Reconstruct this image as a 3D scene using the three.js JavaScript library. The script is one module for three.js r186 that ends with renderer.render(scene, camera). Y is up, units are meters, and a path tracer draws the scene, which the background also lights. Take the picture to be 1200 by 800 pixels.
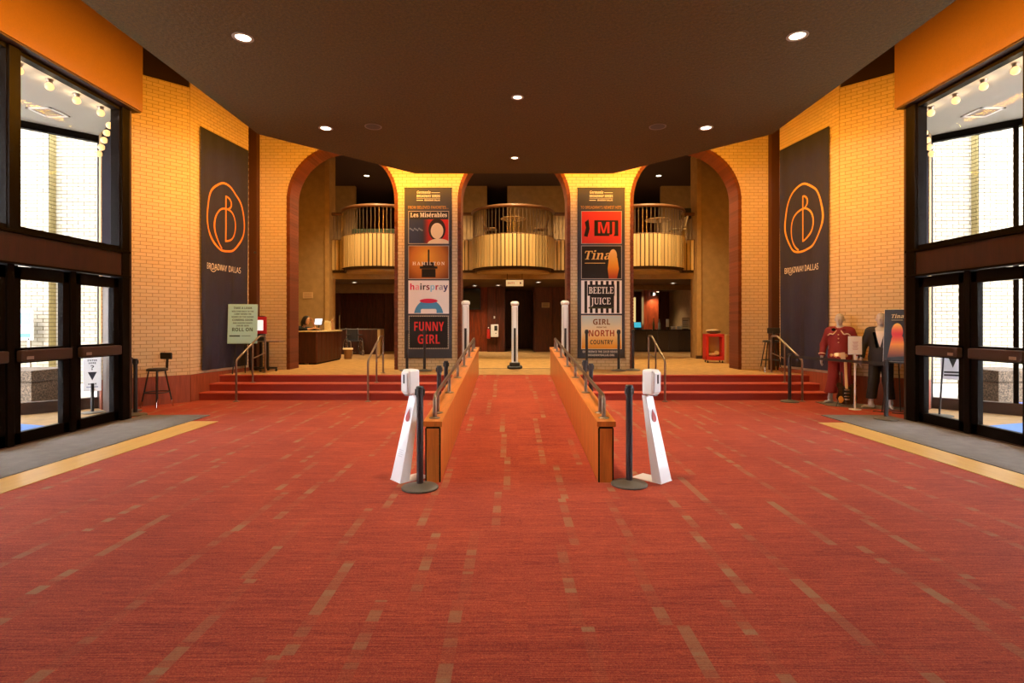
import * as THREE from 'three';
import { mergeGeometries } from 'three/addons/utils/BufferGeometryUtils.js';
import { RoundedBoxGeometry } from 'three/addons/geometries/RoundedBoxGeometry.js';
import { RectAreaLightUniformsLib } from 'three/addons/lights/RectAreaLightUniformsLib.js';
import { ImprovedNoise } from 'three/addons/math/ImprovedNoise.js';

// ---------- camera, sky, sun, exposure ----------
// x to the right, y up; "d" is the distance into the building from the camera (z = -d)
const scene = new THREE.Scene();
const camera = new THREE.PerspectiveCamera(64.01, 1.5, 0.05, 200);
camera.position.set(-0.09, 1.55, 0);
camera.lookAt(-0.09, 1.55, -10);
camera.setViewOffset(1200, 800, 2, 20, 1200, 800);
const renderer = new THREE.WebGLRenderer();
renderer.toneMapping = THREE.LinearToneMapping;
renderer.toneMappingExposure = 1.0;
renderer.shadowMap.enabled = true;
RectAreaLightUniformsLib.init();
scene.background = new THREE.Color().setRGB(11, 11.2, 11.6);
const sun = new THREE.DirectionalLight(new THREE.Color().setRGB(1, 0.94, 0.84), 2.5);
sun.position.set(2, 30, 17); sun.target.position.set(0, 0, -8);
sun.castShadow = true; sun.shadow.mapSize.set(4096, 4096);
Object.assign(sun.shadow.camera, { left: -30, right: 30, top: 30, bottom: -30, near: 1, far: 90 });
scene.add(sun, sun.target);
const AMBER = [1, 0.39, 0.02], WARM = [1, 0.76, 0.46];
const L = { cove: 182, coveBack: 62, down: 12, far: 34, axis: 44, hall: 135, under: 14, globe: 0.2 };

// ---------- helpers ----------
let seed = 7;
const rnd = () => { seed = (seed + 0x6d2b79f5) | 0; let t = Math.imul(seed ^ (seed >>> 15), 1 | seed); t = (t + Math.imul(t ^ (t >>> 7), 61 | t)) ^ t; return ((t ^ (t >>> 14)) >>> 0) / 4294967296; };
const rr = (a, b) => a + (b - a) * rnd();
const V = (x, y, d) => new THREE.Vector3(x, y, -d);
const col = (r, g, b) => new THREE.Color().setRGB(r, g, b);
const used = {};
const numbered = (n) => { const k = used[n] = (used[n] ?? -1) + 1; return k ? n + '_' + String(k).padStart(3, '0') : n; };
function mat(r, g, b, rough = 0.7, extra = {}) {
  const m = new THREE.MeshPhysicalMaterial({ roughness: rough, ...extra }); m.color.setRGB(r, g, b); return m;
}
function done(m) { m.castShadow = true; m.receiveShadow = true; return m; }
function obj(name, geoms, material, parent = scene) {
  const list = (Array.isArray(geoms) ? geoms : [geoms]).map((g) => { const q = g.index ? g.toNonIndexed() : g; for (const k of Object.keys(q.attributes)) if (!['position', 'normal', 'uv'].includes(k)) q.deleteAttribute(k); return q; });
  const m = done(new THREE.Mesh(list.length > 1 ? mergeGeometries(list) : list[0], material));
  m.name = parent === scene ? numbered(name) : name; parent.add(m); return m;
}
function tag(o, label, category, group) { o.userData.label = label; if (category) o.userData.category = category; if (group) o.userData.group = group; return o; }
function thing(name, label, category, [x, y, d] = [0, 0, 0], turn = 0, group) {
  const o = new THREE.Group(); o.name = numbered(name); o.position.set(x, y, -d); o.rotation.y = turn; scene.add(o);
  return tag(o, label, category, group);
}
function struct(name, label, category = 'structure') {
  const o = new THREE.Group(); o.name = numbered(name); scene.add(o); o.userData.kind = 'structure';
  return tag(o, label, category);
}
function copyOf(root, [x, y, d], turn, label) {
  const r = root.clone(); r.name = numbered(root.name.replace(/_\d{3}$/, '')); scene.add(r); r.position.set(x, y, -d); r.rotation.y = turn;
  r.userData = { ...root.userData, label }; return r;
}
// box with uv in metres; (x0..x1, y0..y1, d0..d1)
function metreUV(g) {
  const p = g.attributes.position, n = g.attributes.normal, uv = new Float32Array(p.count * 2);
  for (let i = 0; i < p.count; i++) {
    const ax = Math.abs(n.getX(i)), ay = Math.abs(n.getY(i)), az = Math.abs(n.getZ(i));
    const [u, v] = ay > ax && ay > az ? [p.getX(i), -p.getZ(i)] : ax > az ? [p.getZ(i), p.getY(i)] : [p.getX(i), p.getY(i)];
    uv[2 * i] = u; uv[2 * i + 1] = v;
  }
  g.setAttribute('uv', new THREE.BufferAttribute(uv, 2)); return g;
}
function bx(x0, x1, y0, y1, d0, d1, r = 0) {
  const w = Math.abs(x1 - x0), h = Math.abs(y1 - y0), t = Math.abs(d1 - d0);
  const g = r ? new RoundedBoxGeometry(w, h, t, 2, Math.min(r, w / 2.01, h / 2.01, t / 2.01)) : new THREE.BoxGeometry(w, h, t);
  g.translate((x0 + x1) / 2, (y0 + y1) / 2, -(d0 + d1) / 2); return metreUV(g.index ? g.toNonIndexed() : g);
}
const cyl = (r0, r1, h, x = 0, y = 0, d = 0, n = 20) => new THREE.CylinderGeometry(r1, r0, h, n).translate(x, y + h / 2, -d);   // r0 at the foot
function rod(a, b, r, r2 = r, n = 10) {
  const dir = new THREE.Vector3().subVectors(b, a), g = new THREE.CylinderGeometry(r2, r, dir.length(), n);
  g.applyQuaternion(new THREE.Quaternion().setFromUnitVectors(new THREE.Vector3(0, 1, 0), dir.clone().normalize()));
  return g.translate((a.x + b.x) / 2, (a.y + b.y) / 2, (a.z + b.z) / 2);
}
function pipe(points, r, seg = 6, n = 10, bend = 0.06) {       // straight runs with rounded corners
  const path = new THREE.CurvePath(); let last = points[0];
  for (let i = 1; i < points.length; i++) {
    if (i < points.length - 1) {
      const a = points[i].clone().add(points[i - 1].clone().sub(points[i]).setLength(bend)), b = points[i].clone().add(points[i + 1].clone().sub(points[i]).setLength(bend));
      path.add(new THREE.LineCurve3(last, a)); path.add(new THREE.QuadraticBezierCurve3(a, points[i], b)); last = b;
    } else path.add(new THREE.LineCurve3(last, points[i]));
  }
  return new THREE.TubeGeometry(path, seg * points.length * 3, r, n);
}
const lathe = (pts, n = 28) => new THREE.LatheGeometry(pts.map(([x, y]) => new THREE.Vector2(x, y)), n);
const ball = (r, x, y, d, sx = 1, sy = 1, sz = 1, n = 16) => new THREE.SphereGeometry(r, n, Math.round(n * 0.75)).scale(sx, sy, sz).translate(x, y, -d);
// extruded outline in plan: points [x, d]
function slab(pts, y0, y1) {
  const s = new THREE.Shape(pts.map(([x, d]) => new THREE.Vector2(x, d)));
  const g = new THREE.ExtrudeGeometry(s, { depth: y1 - y0, bevelEnabled: false });
  g.rotateX(-Math.PI / 2); g.translate(0, y0, 0); return metreUV(g.index ? g.toNonIndexed() : g);   // shape y -> -z = d
}
// upright panel between two plan points listed left to right as seen from its front; t is its depth behind the front face
function basis(p0, p1) {
  const u = new THREE.Vector3(p1[0] - p0[0], 0, -(p1[1] - p0[1])), len = u.length(); u.divideScalar(len);
  const n = new THREE.Vector3(-u.z, 0, u.x), m = new THREE.Matrix4().makeBasis(u, new THREE.Vector3(0, 1, 0), n).setPosition(p0[0], 0, -p0[1]);
  return { u, n, len, m };
}
function panel(p0, p1, y0, y1, t, front = 0) {
  const { len, m } = basis(p0, p1), g = new THREE.BoxGeometry(len, y1 - y0, t).translate(len / 2, (y0 + y1) / 2, front - t / 2);
  return metreUV(g.toNonIndexed()).applyMatrix4(m);
}
const noise = new ImprovedNoise();
const fbm = (x, y, z = 0, o = 4) => { let s = 0, a = 0.5; for (let i = 0; i < o; i++) { s += a * noise.noise(x, y, z); x *= 2.1; y *= 2.1; a *= 0.5; } return s; };
function dataTex(w, h, f, srgb = true, rx = 1, ry = 1) {
  const d = new Uint8Array(w * h * 4);
  for (let y = 0, i = 0; y < h; y++) for (let x = 0; x < w; x++, i += 4) { const c = f(x, y); d[i] = c[0]; d[i + 1] = c[1]; d[i + 2] = c[2]; d[i + 3] = 255; }
  const t = new THREE.DataTexture(d, w, h); t.magFilter = THREE.LinearFilter; t.minFilter = THREE.LinearMipmapLinearFilter; t.wrapS = t.wrapT = THREE.RepeatWrapping;
  if (srgb) t.colorSpace = THREE.SRGBColorSpace; t.repeat.set(rx, ry); t.needsUpdate = true; return t;
}
function canvasTex(w, h, draw) {
  const c = document.createElement('canvas'); c.width = w; c.height = h; draw(c.getContext('2d'), w, h);
  const t = new THREE.CanvasTexture(c); t.colorSpace = THREE.SRGBColorSpace; t.anisotropy = 8; return t;
}
function rectLight(name, w, h, color, I, at, to, parent) {
  const l = new THREE.RectAreaLight(col(...color), I, w, h); l.name = name; l.position.copy(at); l.lookAt(to); (parent ?? scene).add(l); return l;
}
function spot(color, I, at, to, angle, blend = 0.5, radius = 3) {
  const l = new THREE.SpotLight(col(...color), I, 0, angle, blend, 2); l.position.copy(at); l.target.position.copy(to); l.castShadow = true; l.shadow.radius = radius; l.name = 'spot'; scene.add(l, l.target); return l;
}
const lerp = (a, b, t) => a + (b - a) * t;

// smooth blob modelling: a distance field meshed by surface nets
const smin = (a, b, k) => { const h = Math.max(k - Math.abs(a - b), 0) / k; return Math.min(a, b) - h * h * k * 0.25; };
const cap = (p, a, b, r0, r1) => {
  const bx_ = b[0] - a[0], by = b[1] - a[1], bz = b[2] - a[2], px = p[0] - a[0], py = p[1] - a[1], pz = p[2] - a[2];
  const t = Math.min(1, Math.max(0, (px * bx_ + py * by + pz * bz) / (bx_ * bx_ + by * by + bz * bz + 1e-9)));
  return Math.hypot(px - t * bx_, py - t * by, pz - t * bz) - (r0 + (r1 - r0) * t);
};
const ell = (p, c, r) => { const x = (p[0] - c[0]) / r[0], y = (p[1] - c[1]) / r[1], z = (p[2] - c[2]) / r[2], k = Math.hypot(x, y, z); return (k - 1) * Math.min(...r) * (k < 1 ? 1 : 1); };
function skin(f, lo, hi, h) {
  const n = [0, 1, 2].map((i) => Math.ceil((hi[i] - lo[i]) / h) + 1), [nx, ny, nz] = n, val = new Float32Array(nx * ny * nz), id = (x, y, z) => x + nx * (y + ny * z);
  for (let z = 0; z < nz; z++) for (let y = 0; y < ny; y++) for (let x = 0; x < nx; x++) val[id(x, y, z)] = f([lo[0] + x * h, lo[1] + y * h, lo[2] + z * h]);
  const vid = new Int32Array(nx * ny * nz).fill(-1), pos = [], idx = [];
  const C = [[0, 0, 0], [1, 0, 0], [0, 1, 0], [1, 1, 0], [0, 0, 1], [1, 0, 1], [0, 1, 1], [1, 1, 1]], E = [[0, 1], [2, 3], [4, 5], [6, 7], [0, 2], [1, 3], [4, 6], [5, 7], [0, 4], [1, 5], [2, 6], [3, 7]];
  for (let z = 0; z < nz - 1; z++) for (let y = 0; y < ny - 1; y++) for (let x = 0; x < nx - 1; x++) {
    const v = C.map(([a, b, c]) => val[id(x + a, y + b, z + c)]); let k = 0, sx = 0, sy = 0, sz = 0;
    for (const [a, b] of E) if ((v[a] < 0) !== (v[b] < 0)) { const t = v[a] / (v[a] - v[b]); sx += lerp(C[a][0], C[b][0], t); sy += lerp(C[a][1], C[b][1], t); sz += lerp(C[a][2], C[b][2], t); k++; }
    if (k) { vid[id(x, y, z)] = pos.length / 3; pos.push(lo[0] + (x + sx / k) * h, lo[1] + (y + sy / k) * h, lo[2] + (z + sz / k) * h); }
  }
  const quad = (a, b, c, d, flip) => { if (a < 0 || b < 0 || c < 0 || d < 0) return; flip ? idx.push(a, c, b, a, d, c) : idx.push(a, b, c, a, c, d); };
  for (let z = 1; z < nz - 1; z++) for (let y = 1; y < ny - 1; y++) for (let x = 1; x < nx - 1; x++) {
    const v = val[id(x, y, z)] < 0;
    if (v !== (val[id(x + 1, y, z)] < 0)) quad(vid[id(x, y - 1, z - 1)], vid[id(x, y, z - 1)], vid[id(x, y, z)], vid[id(x, y - 1, z)], !v);
    if (v !== (val[id(x, y + 1, z)] < 0)) quad(vid[id(x - 1, y, z - 1)], vid[id(x, y, z - 1)], vid[id(x, y, z)], vid[id(x - 1, y, z)], v);
    if (v !== (val[id(x, y, z + 1)] < 0)) quad(vid[id(x - 1, y - 1, z)], vid[id(x, y - 1, z)], vid[id(x, y, z)], vid[id(x - 1, y, z)], !v);
  }
  const g = new THREE.BufferGeometry(); g.setAttribute('position', new THREE.Float32BufferAttribute(pos, 3)); g.setIndex(idx); g.computeVertexNormals();
  g.setAttribute('uv', new THREE.Float32BufferAttribute(new Float32Array(pos.length / 3 * 2), 2));
  return g.toNonIndexed();
}

// ---------- surface textures and materials ----------
const carpetTex = (() => {          // broadloom of 0.51 x 1.02 m planks, each with a strip of taupe blocks; 4 mm a pixel, 8.19 m
  const N = 2048, px = new Float32Array(N * N * 3);
  for (let y = 0; y < N; y++) {
    let x = 0; const row = 0.5 + 0.5 * fbm(3.1, y * 0.045, 2, 3);
    while (x < N) {
      const len = 8 + Math.floor(rnd() * 60), v = rnd() * 0.75 + row * 0.45;
      for (let k = 0; k < len && x < N; k++, x++) {
        const e = v + (rnd() - 0.5) * 0.8 + 0.35 * fbm(x * 0.006, y * 0.006, 8, 2), i = (y * N + x) * 3;
        px[i] = 138 + 62 * e; px[i + 1] = 40 + 48 * e; px[i + 2] = 26 + 26 * e;
        if (rnd() < 0.07) { px[i] += 20; px[i + 1] += 34; px[i + 2] += 18; }
      }
    }
  }
  for (let c = 0; c < 16; c++) {
    const off = Math.floor(rnd() * 4) * 64;
    for (let r = 0; r < 8; r++) {
      const sx = c * 128 + 12 + Math.floor(rnd() * 80), sw = 17, y0 = r * 256 + off;
      let y = 0;
      while (y < 256) {
        const run = fbm(c * 3.7 + r * 1.9, y * 0.012, 21, 2) > 0.0, len = 7 + Math.floor(rnd() * 26), on = rnd() - (run ? 0 : 0.35), v = on < 0.3 ? 0.12 : on < 0.6 ? 0.4 : on < 0.85 ? 0.62 : 0.8;
        for (let k = 0; k < len && y < 256; k++, y++) for (let x = 0; x < sw; x++) {
          const i = (((y0 + y) % N) * N + sx + x) * 3, w = v * (0.8 + 0.4 * rnd());
          px[i] = lerp(px[i], 172, w); px[i + 1] = lerp(px[i + 1], 136, w); px[i + 2] = lerp(px[i + 2], 98, w);
        }
      }
    }
  }
  return dataTex(N, N, (x, y) => { const i = (y * N + x) * 3; return [px[i], px[i + 1], px[i + 2]].map((q) => Math.max(0, Math.min(255, q))); }, true, 1 / 8.192, 1 / 8.192);
})();
const pileTex = dataTex(512, 512, (x, y) => { const v = 128 + 110 * (rnd() - 0.5) + 40 * (y % 6 < 2 ? -1 : 1); return [v, v, v]; }, false, 1 / 0.9, 1 / 0.9);
const tanTex = dataTex(512, 512, (x, y) => { const v = 0.86 + 0.2 * fbm(x * 0.02, y * 0.02, 1, 3) + 0.12 * (rnd() - 0.5); return [232 * v, 186 * v, 120 * v]; }, true, 1 / 2, 1 / 2);
const greyTex = dataTex(512, 512, (x, y) => { const v = 0.9 + 0.25 * (rnd() - 0.5) + 0.15 * fbm(x * 0.015, y * 0.015, 5, 3); return [122 * v, 117 * v, 112 * v]; }, true, 1 / 1.2, 1 / 1.2);
const ceilTex = dataTex(1024, 1024, (x, y) => { const v = 0.92 + 0.3 * fbm(x * 0.09, y * 0.09, 3, 3) + 0.45 * (rnd() - 0.5); return [112 * v, 80 * v, 27 * v]; }, true, 1 / 3, 1 / 3);
const ceilBump = dataTex(1024, 1024, (x, y) => { const v = 128 + 150 * fbm(x * 0.05, y * 0.05, 9, 4) + 50 * (rnd() - 0.5); return [v, v, v]; }, false, 1 / 3, 1 / 3);
const woodTex = (r, g, b, c = 0.35) => dataTex(512, 512, (x, y) => {
  const v = 1 + c * fbm(x * 0.035, y * 0.004, 4, 4) + c * 0.6 * fbm(x * 0.25, y * 0.012, 7, 2) + 0.05 * (rnd() - 0.5); return [Math.min(255, r * v), Math.min(255, g * v), Math.min(255, b * v)];
}, true, 1 / 1.1, 1 / 1.1);
const stoneTex = dataTex(256, 256, (x, y) => { const k = rnd(), v = k < 0.3 ? 0.55 : k < 0.6 ? 0.8 : 1.05; return [168 * v, 150 * v, 130 * v]; }, true, 1 / 3.5, 1 / 3.5);
const plasterTex = dataTex(512, 512, (x, y) => { const v = 0.95 + 0.12 * fbm(x * 0.02, y * 0.02, 11, 4) + 0.04 * (rnd() - 0.5); return [216 * v, 180 * v, 128 * v]; }, true, 0.5, 0.5);

const M = {
  carpet: mat(0.84, 0.74, 0.7, 0.95, { map: carpetTex, bumpMap: pileTex, bumpScale: 0.002 }),
  lit_tread: mat(0.5, 0.085, 0.045, 0.9), stepCarpet: mat(0.3, 0.036, 0.022, 0.95, { bumpMap: pileTex, bumpScale: 0.002 }),  // tread tone lightened and riser tone darkened for light from above
  tanCarpet: mat(0.72, 0.66, 0.58, 0.95, { map: tanTex }),
  greyMat: mat(1, 1, 1, 0.95, { map: greyTex }),
  brass: mat(0.72, 0.5, 0.2, 0.35, { map: woodTex(255, 235, 200, 0.12) }),
  ceiling: mat(0.72, 0.8, 0.5, 0.95, { map: ceilTex, bumpMap: ceilBump, bumpScale: 0.006 }),
  black: mat(0.012, 0.009, 0.008, 0.85),
  upper: mat(0.03, 0.012, 0.01, 0.9),
  mortar: mat(0.4, 0.27, 0.13, 0.95),
  fascia: mat(0.165, 0.075, 0.022, 0.85, { map: dataTex(256, 256, () => { const v = 240 + 14 * (rnd() - 0.5); return [v, v, v]; }, true, 0.5, 0.5) }),
  band: mat(0.5, 0.5, 0.5, 0.6, { map: woodTex(206, 108, 70, 0.22) }),
  slot: mat(0.07, 0.022, 0.012, 0.8),
  frame: mat(0.005, 0.0035, 0.003, 0.5, { specularIntensity: 0.1 }),
  frameBrown: mat(0.05, 0.028, 0.02, 0.5, { specularIntensity: 0.5 }),
  header: mat(0.12, 0.085, 0.08, 0.45, { map: woodTex(120, 70, 50, 0.4) }),
  glass: new THREE.MeshPhysicalMaterial({ transmission: 1, thickness: 0, roughness: 0, ior: 1.5, specularIntensity: 0.03 }),
  darkGlass: mat(0.014, 0.011, 0.015, 0.9, { specularIntensity: 0.02 }),
  lining: [0.85, 1, 1.15].map((k) => mat(0.15 * k, 0.036 * k, 0.013 * k, 0.75)),
  tan: mat(0.62, 0.62, 0.62, 0.85, { map: plasterTex }),
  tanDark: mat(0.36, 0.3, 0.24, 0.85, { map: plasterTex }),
  wood: mat(0.85, 0.78, 0.7, 0.38, { map: woodTex(226, 138, 56, 0.2), clearcoat: 0.25, clearcoatRoughness: 0.3 }),
  woodDark: mat(0.42, 0.38, 0.36, 0.42, { map: woodTex(128, 62, 36, 0.5) }),
  woodRed: mat(0.7, 0.6, 0.55, 0.4, { map: woodTex(150, 66, 28, 0.45) }),
  railWood: mat(0.17, 0.07, 0.028, 0.45),
  slat: [0.8, 0.95, 1.1].map((k) => mat(0.66 * k, 0.47 * k, 0.22 * k, 0.6)),
  steel: mat(0.42, 0.36, 0.31, 0.28, { metalness: 0.85 }),
  bronze: mat(0.27, 0.19, 0.13, 0.32, { metalness: 0.8 }),
  chrome: mat(0.7, 0.7, 0.7, 0.15, { metalness: 1 }),
  blackMetal: mat(0.02, 0.019, 0.019, 0.45),
  postBlack: mat(0.026, 0.025, 0.028, 0.4),
  baseGrey: mat(0.12, 0.105, 0.085, 0.5),
  white: mat(0.88, 0.88, 0.88, 0.35),
  whiteMetal: mat(0.84, 0.86, 0.9, 0.35, { clearcoat: 0.4 }),
  concrete: mat(0.5, 0.48, 0.44, 0.95),
  stone: mat(0.4, 0.36, 0.32, 0.9, { map: stoneTex }),
  vestFloor: mat(0.45, 0.41, 0.34, 0.5, { map: tanTex }),
  vestCeil: mat(0.4, 0.38, 0.33, 0.9),
  blueMat: mat(0.07, 0.16, 0.42, 0.95),
};
const brickTint = [[0.68, 0.53, 0.31], [0.7, 0.54, 0.32], [0.72, 0.56, 0.34], [0.67, 0.52, 0.31], [0.7, 0.53, 0.3]];
const brickMats = brickTint.map((c) => mat(...c, 0.82));
const brickWhite = mat(1, 1, 1, 0.82);

// courses of bricks over a wall front; segs(y) lists the free runs of a course
function brickwork(parent, p0, p1, y0, y1, { bl = 0.2, bh = 0.07, joint = 0.011, proud = 0.007, single = 300, segs, seen = () => true, tint = brickTint, mats = brickMats } = {}) {
  const { len, m } = basis(p0, p1), list = [];
  for (let r = 0; y0 + r * bh < y1 - 0.01; r++) {
    const ya = y0 + r * bh, yb = Math.min(y1, ya + bh);
    for (const [a, b] of segs ? segs((ya + yb) / 2) : [[0, len]]) {
      for (let k = Math.floor(a / bl) - 1; (k + (r % 2) * 0.5) * bl < b; k++) {
        const u0 = Math.max(a, (k + (r % 2) * 0.5) * bl), u1 = Math.min(b, (k + 1 + (r % 2) * 0.5) * bl);
        if (u1 - u0 < 0.025) continue;
        list.push({ u: (u0 + u1) / 2, w: u1 - u0 - joint, y: (ya + yb) / 2, h: yb - ya - joint });
      }
    }
  }
  const eye = camera.position, at = new THREE.Vector3();
  for (const b of list) { at.set(b.u, b.y, 0).applyMatrix4(m); b.dist = at.distanceTo(eye) + (seen(b.u, b.y) ? 0 : 1000); }
  list.sort((a, b) => a.dist - b.dist);
  const box = new THREE.BoxGeometry(1, 1, 0.02), root = new THREE.Matrix4();
  const n = single ? Math.min(single, list.length) : 0;
  for (const b of list.slice(0, n)) {
    const q = done(new THREE.Mesh(box, mats[Math.floor(rnd() * mats.length)])); q.name = 'brick';
    q.applyMatrix4(root.copy(m).multiply(new THREE.Matrix4().makeTranslation(b.u, b.y, proud - 0.01)).multiply(new THREE.Matrix4().makeScale(b.w, b.h, 1))); parent.add(q);
  }
  const rest = list.slice(n); if (!rest.length) return;
  const im = new THREE.InstancedMesh(box, brickWhite, rest.length); im.name = 'brick_courses'; im.userData.kind = 'stuff'; done(im);
  rest.forEach((b, i) => { im.setMatrixAt(i, root.copy(m).multiply(new THREE.Matrix4().makeTranslation(b.u, b.y, proud - 0.01)).multiply(new THREE.Matrix4().makeScale(b.w, b.h, 1))); im.setColorAt(i, col(...tint[Math.floor(rnd() * tint.length)])); });
  parent.add(im);
}
// A and B are [|x|, d], in left-to-right order for the left-hand wall; mirrored for the right-hand one
const seg = (s, A, B) => (s < 0 ? [[-A[0], A[1]], [-B[0], B[1]]] : [[B[0], B[1]], [A[0], A[1]]]);
const side = (s) => (s < 0 ? 'left' : 'right');
const PF = 0.46, TOP = 7.05;                       // upper floor level, overall height

// ---------- floors, steps, ramp ----------
const fl = struct('floor', 'red woven carpet of the lower lobby with rows of taupe dashes', 'carpet');
obj('carpet', slab([[-6.42, -3], [6.42, -3], [6.42, 8.86], [7.62, 10.06], [6.5, 11.2], [-6.5, 11.2], [-7.62, 10.06], [-6.42, 8.86]], -0.1, 0), M.carpet, fl);
const fu = struct('floor_upper', 'tan carpeted landing and hall beyond the three arches', 'floor');
obj('carpet', slab([[-7.6, 11.85], [7.6, 11.85], [7.6, 26.5], [-7.6, 26.5]], PF - 0.12, PF), M.tanCarpet, fu);
obj('threshold_strip', bx(-1.28, 1.28, PF, PF + 0.006, 13.44, 13.5), mat(0.12, 0.08, 0.05, 0.5), fu);
for (const s of [-1, 1]) {
  const st = struct('steps_' + side(s), `three broad red carpeted steps on the ${side(s)} of the ramp`, 'steps');
  for (let k = 0; k < 3; k++) {
    const d0 = 11.18 + k * 0.31, x0 = 0.93, x1 = 7.0;
    const tr = obj('step', bx(s * x0, s * x1, -0.02, (k + 1) * PF / 3 - 0.003, d0 + 0.006, 12), M.stepCarpet, st);
    obj('lit_tread', bx(s * x0, s * x1, (k + 1) * PF / 3 - 0.028, (k + 1) * PF / 3, d0 - 0.01, d0 + (k < 2 ? 0.31 : 0.05), 0.008), M.lit_tread, tr);  // tread in the paler red, its caught light put into the colour
  }
}
const RX = 0.77, RO = 0.93, R0 = 5.36, R1 = 11.8;       // ramp: half widths inside and outside of its parapets, start and end
const rp = struct('ramp', 'red carpeted ramp rising between two wooden parapets', 'ramp');
{
  const g = new THREE.BufferGeometry(), v = [[-RX, 0.001, R0], [RX, 0.001, R0], [RX, PF + 0.001, R1], [-RX, PF + 0.001, R1], [-RX, -0.05, R0], [RX, -0.05, R0], [RX, -0.05, R1], [-RX, -0.05, R1]];
  const f = [[0, 1, 2], [0, 2, 3], [4, 6, 5], [4, 7, 6], [1, 5, 6], [1, 6, 2], [0, 3, 7], [0, 7, 4], [3, 2, 6], [3, 6, 7]];
  g.setAttribute('position', new THREE.Float32BufferAttribute(f.flat().flatMap((i) => [v[i][0], v[i][1], -v[i][2]]), 3)); g.computeVertexNormals(); metreUV(g);
  obj('ramp_carpet', g, M.carpet, rp);
}
for (const s of [-1, 1]) {
  const w = struct('ramp_parapet_' + side(s), `sloping wood veneered parapet on the ${side(s)} of the ramp`, 'parapet');
  const sloped = (x0, x1, d0, d1, h0, h1, base = false) => {     // prism following the ramp; heights above the ramp line
    const yr = (d) => Math.max(0, (d - R0) / (R1 - R0) * PF), g = bx(s * x0, s * x1, 0, 1, d0, d1), p = g.attributes.position;
    for (let i = 0; i < p.count; i++) { const d = -p.getZ(i); p.setY(i, p.getY(i) > 0.5 ? yr(d) + h1 : base ? -0.01 : yr(d) + h0); }
    g.computeVertexNormals(); return metreUV(g);
  };
  obj('panel', sloped(RX + 0.004, RO - 0.004, R0 + 0.012, R1, 0, 0.535, true), M.wood, w);
  obj('cap', sloped(RX - 0.012, RO + 0.012, R0 - 0.02, R1, 0.55, 0.6), M.wood, w);
  obj('reveal', [sloped(RX + 0.012, RO - 0.012, R0, R1, 0.5, 0.56), bx(s * (RX + 0.004), s * (RX + 0.02), 0, 0.53, R0 + 0.006, R0 + 0.02), bx(s * (RO - 0.02), s * (RO - 0.004), 0, 0.53, R0 + 0.006, R0 + 0.02)], M.black, w);
  obj('end_panel', bx(s * (RX + 0.02), s * (RO - 0.02), 0, 0.528, R0 - 0.004, R0 + 0.02), M.wood, w);
}
for (const s of [-1, 1]) {
  obj('door_mat', bx(s * 5.2, s * 6.33, 0, 0.012, -1, 9.3, 0.004), M.greyMat);
  tag(scene.children.at(-1), `long grey entrance mat along the ${side(s)} doors`, 'mat');
  obj('floor_strip', bx(s * 4.75, s * 5.19, 0, 0.006, -1, s < 0 ? 8.72 : 8.6), M.brass);
  tag(scene.children.at(-1), `glossy pale wooden floor strip bordering the ${side(s)} entrance mat`, 'floor strip');
}

// ---------- brick side walls ----------
for (const s of [-1, 1]) {
  const A = [7.54, 9.94], B = [6.52, 10.96], C = [6.25, 12.85];
  const w1 = struct('wall_angled_' + side(s), `cream brick wall beside the ${side(s)} doors`, 'wall'), q1 = seg(s, A, B);
  obj('mortar', panel(...q1, 0.54, 6.3, 0.2), M.mortar, w1);
  obj('wall_core', panel(...q1, -0.02, TOP, 0.25, -0.02), M.upper, w1);
  obj('base_band', panel(...q1, 0, 0.54, 0.2, 0.025), M.band, w1);
  const len1 = basis(...q1).len, vis1 = (u) => (s < 0 ? u : len1 - u) > len1 - 1.05;
  brickwork(w1, ...q1, 0.54, 6.3, { seen: vis1 });
  const w2 = struct('wall_' + side(s), `cream brick wall behind the ${side(s)} hanging banner`, 'wall'), q2 = seg(s, B, C);
  obj('mortar', panel(...q2, 0.54, 6.9, 0.2), M.mortar, w2);
  obj('wall_core', panel(...q2, -0.02, TOP, 0.25, -0.02), M.upper, w2);
  obj('base_band', panel(...q2, 0, 0.54, 0.2, 0.025), M.band, w2);
  const len2 = basis(...q2).len, vis2 = (u, y) => { const t = s < 0 ? u : len2 - u; return t < 0.26 || y > 5.5; };
  brickwork(w2, ...q2, 0.54, 6.9, { seen: vis2 });
  const tr = struct('trim_' + side(s), `dark recessed corner strip beside the ${side(s)} arch`, 'trim');
  obj('recess', [bx(s * 6.4, s * 7.3, 0, TOP, 12.7, 13.3), bx(s * 6.14, s * 6.5, PF, TOP, 13.02, 13.19)], M.slot, tr);
}

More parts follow.
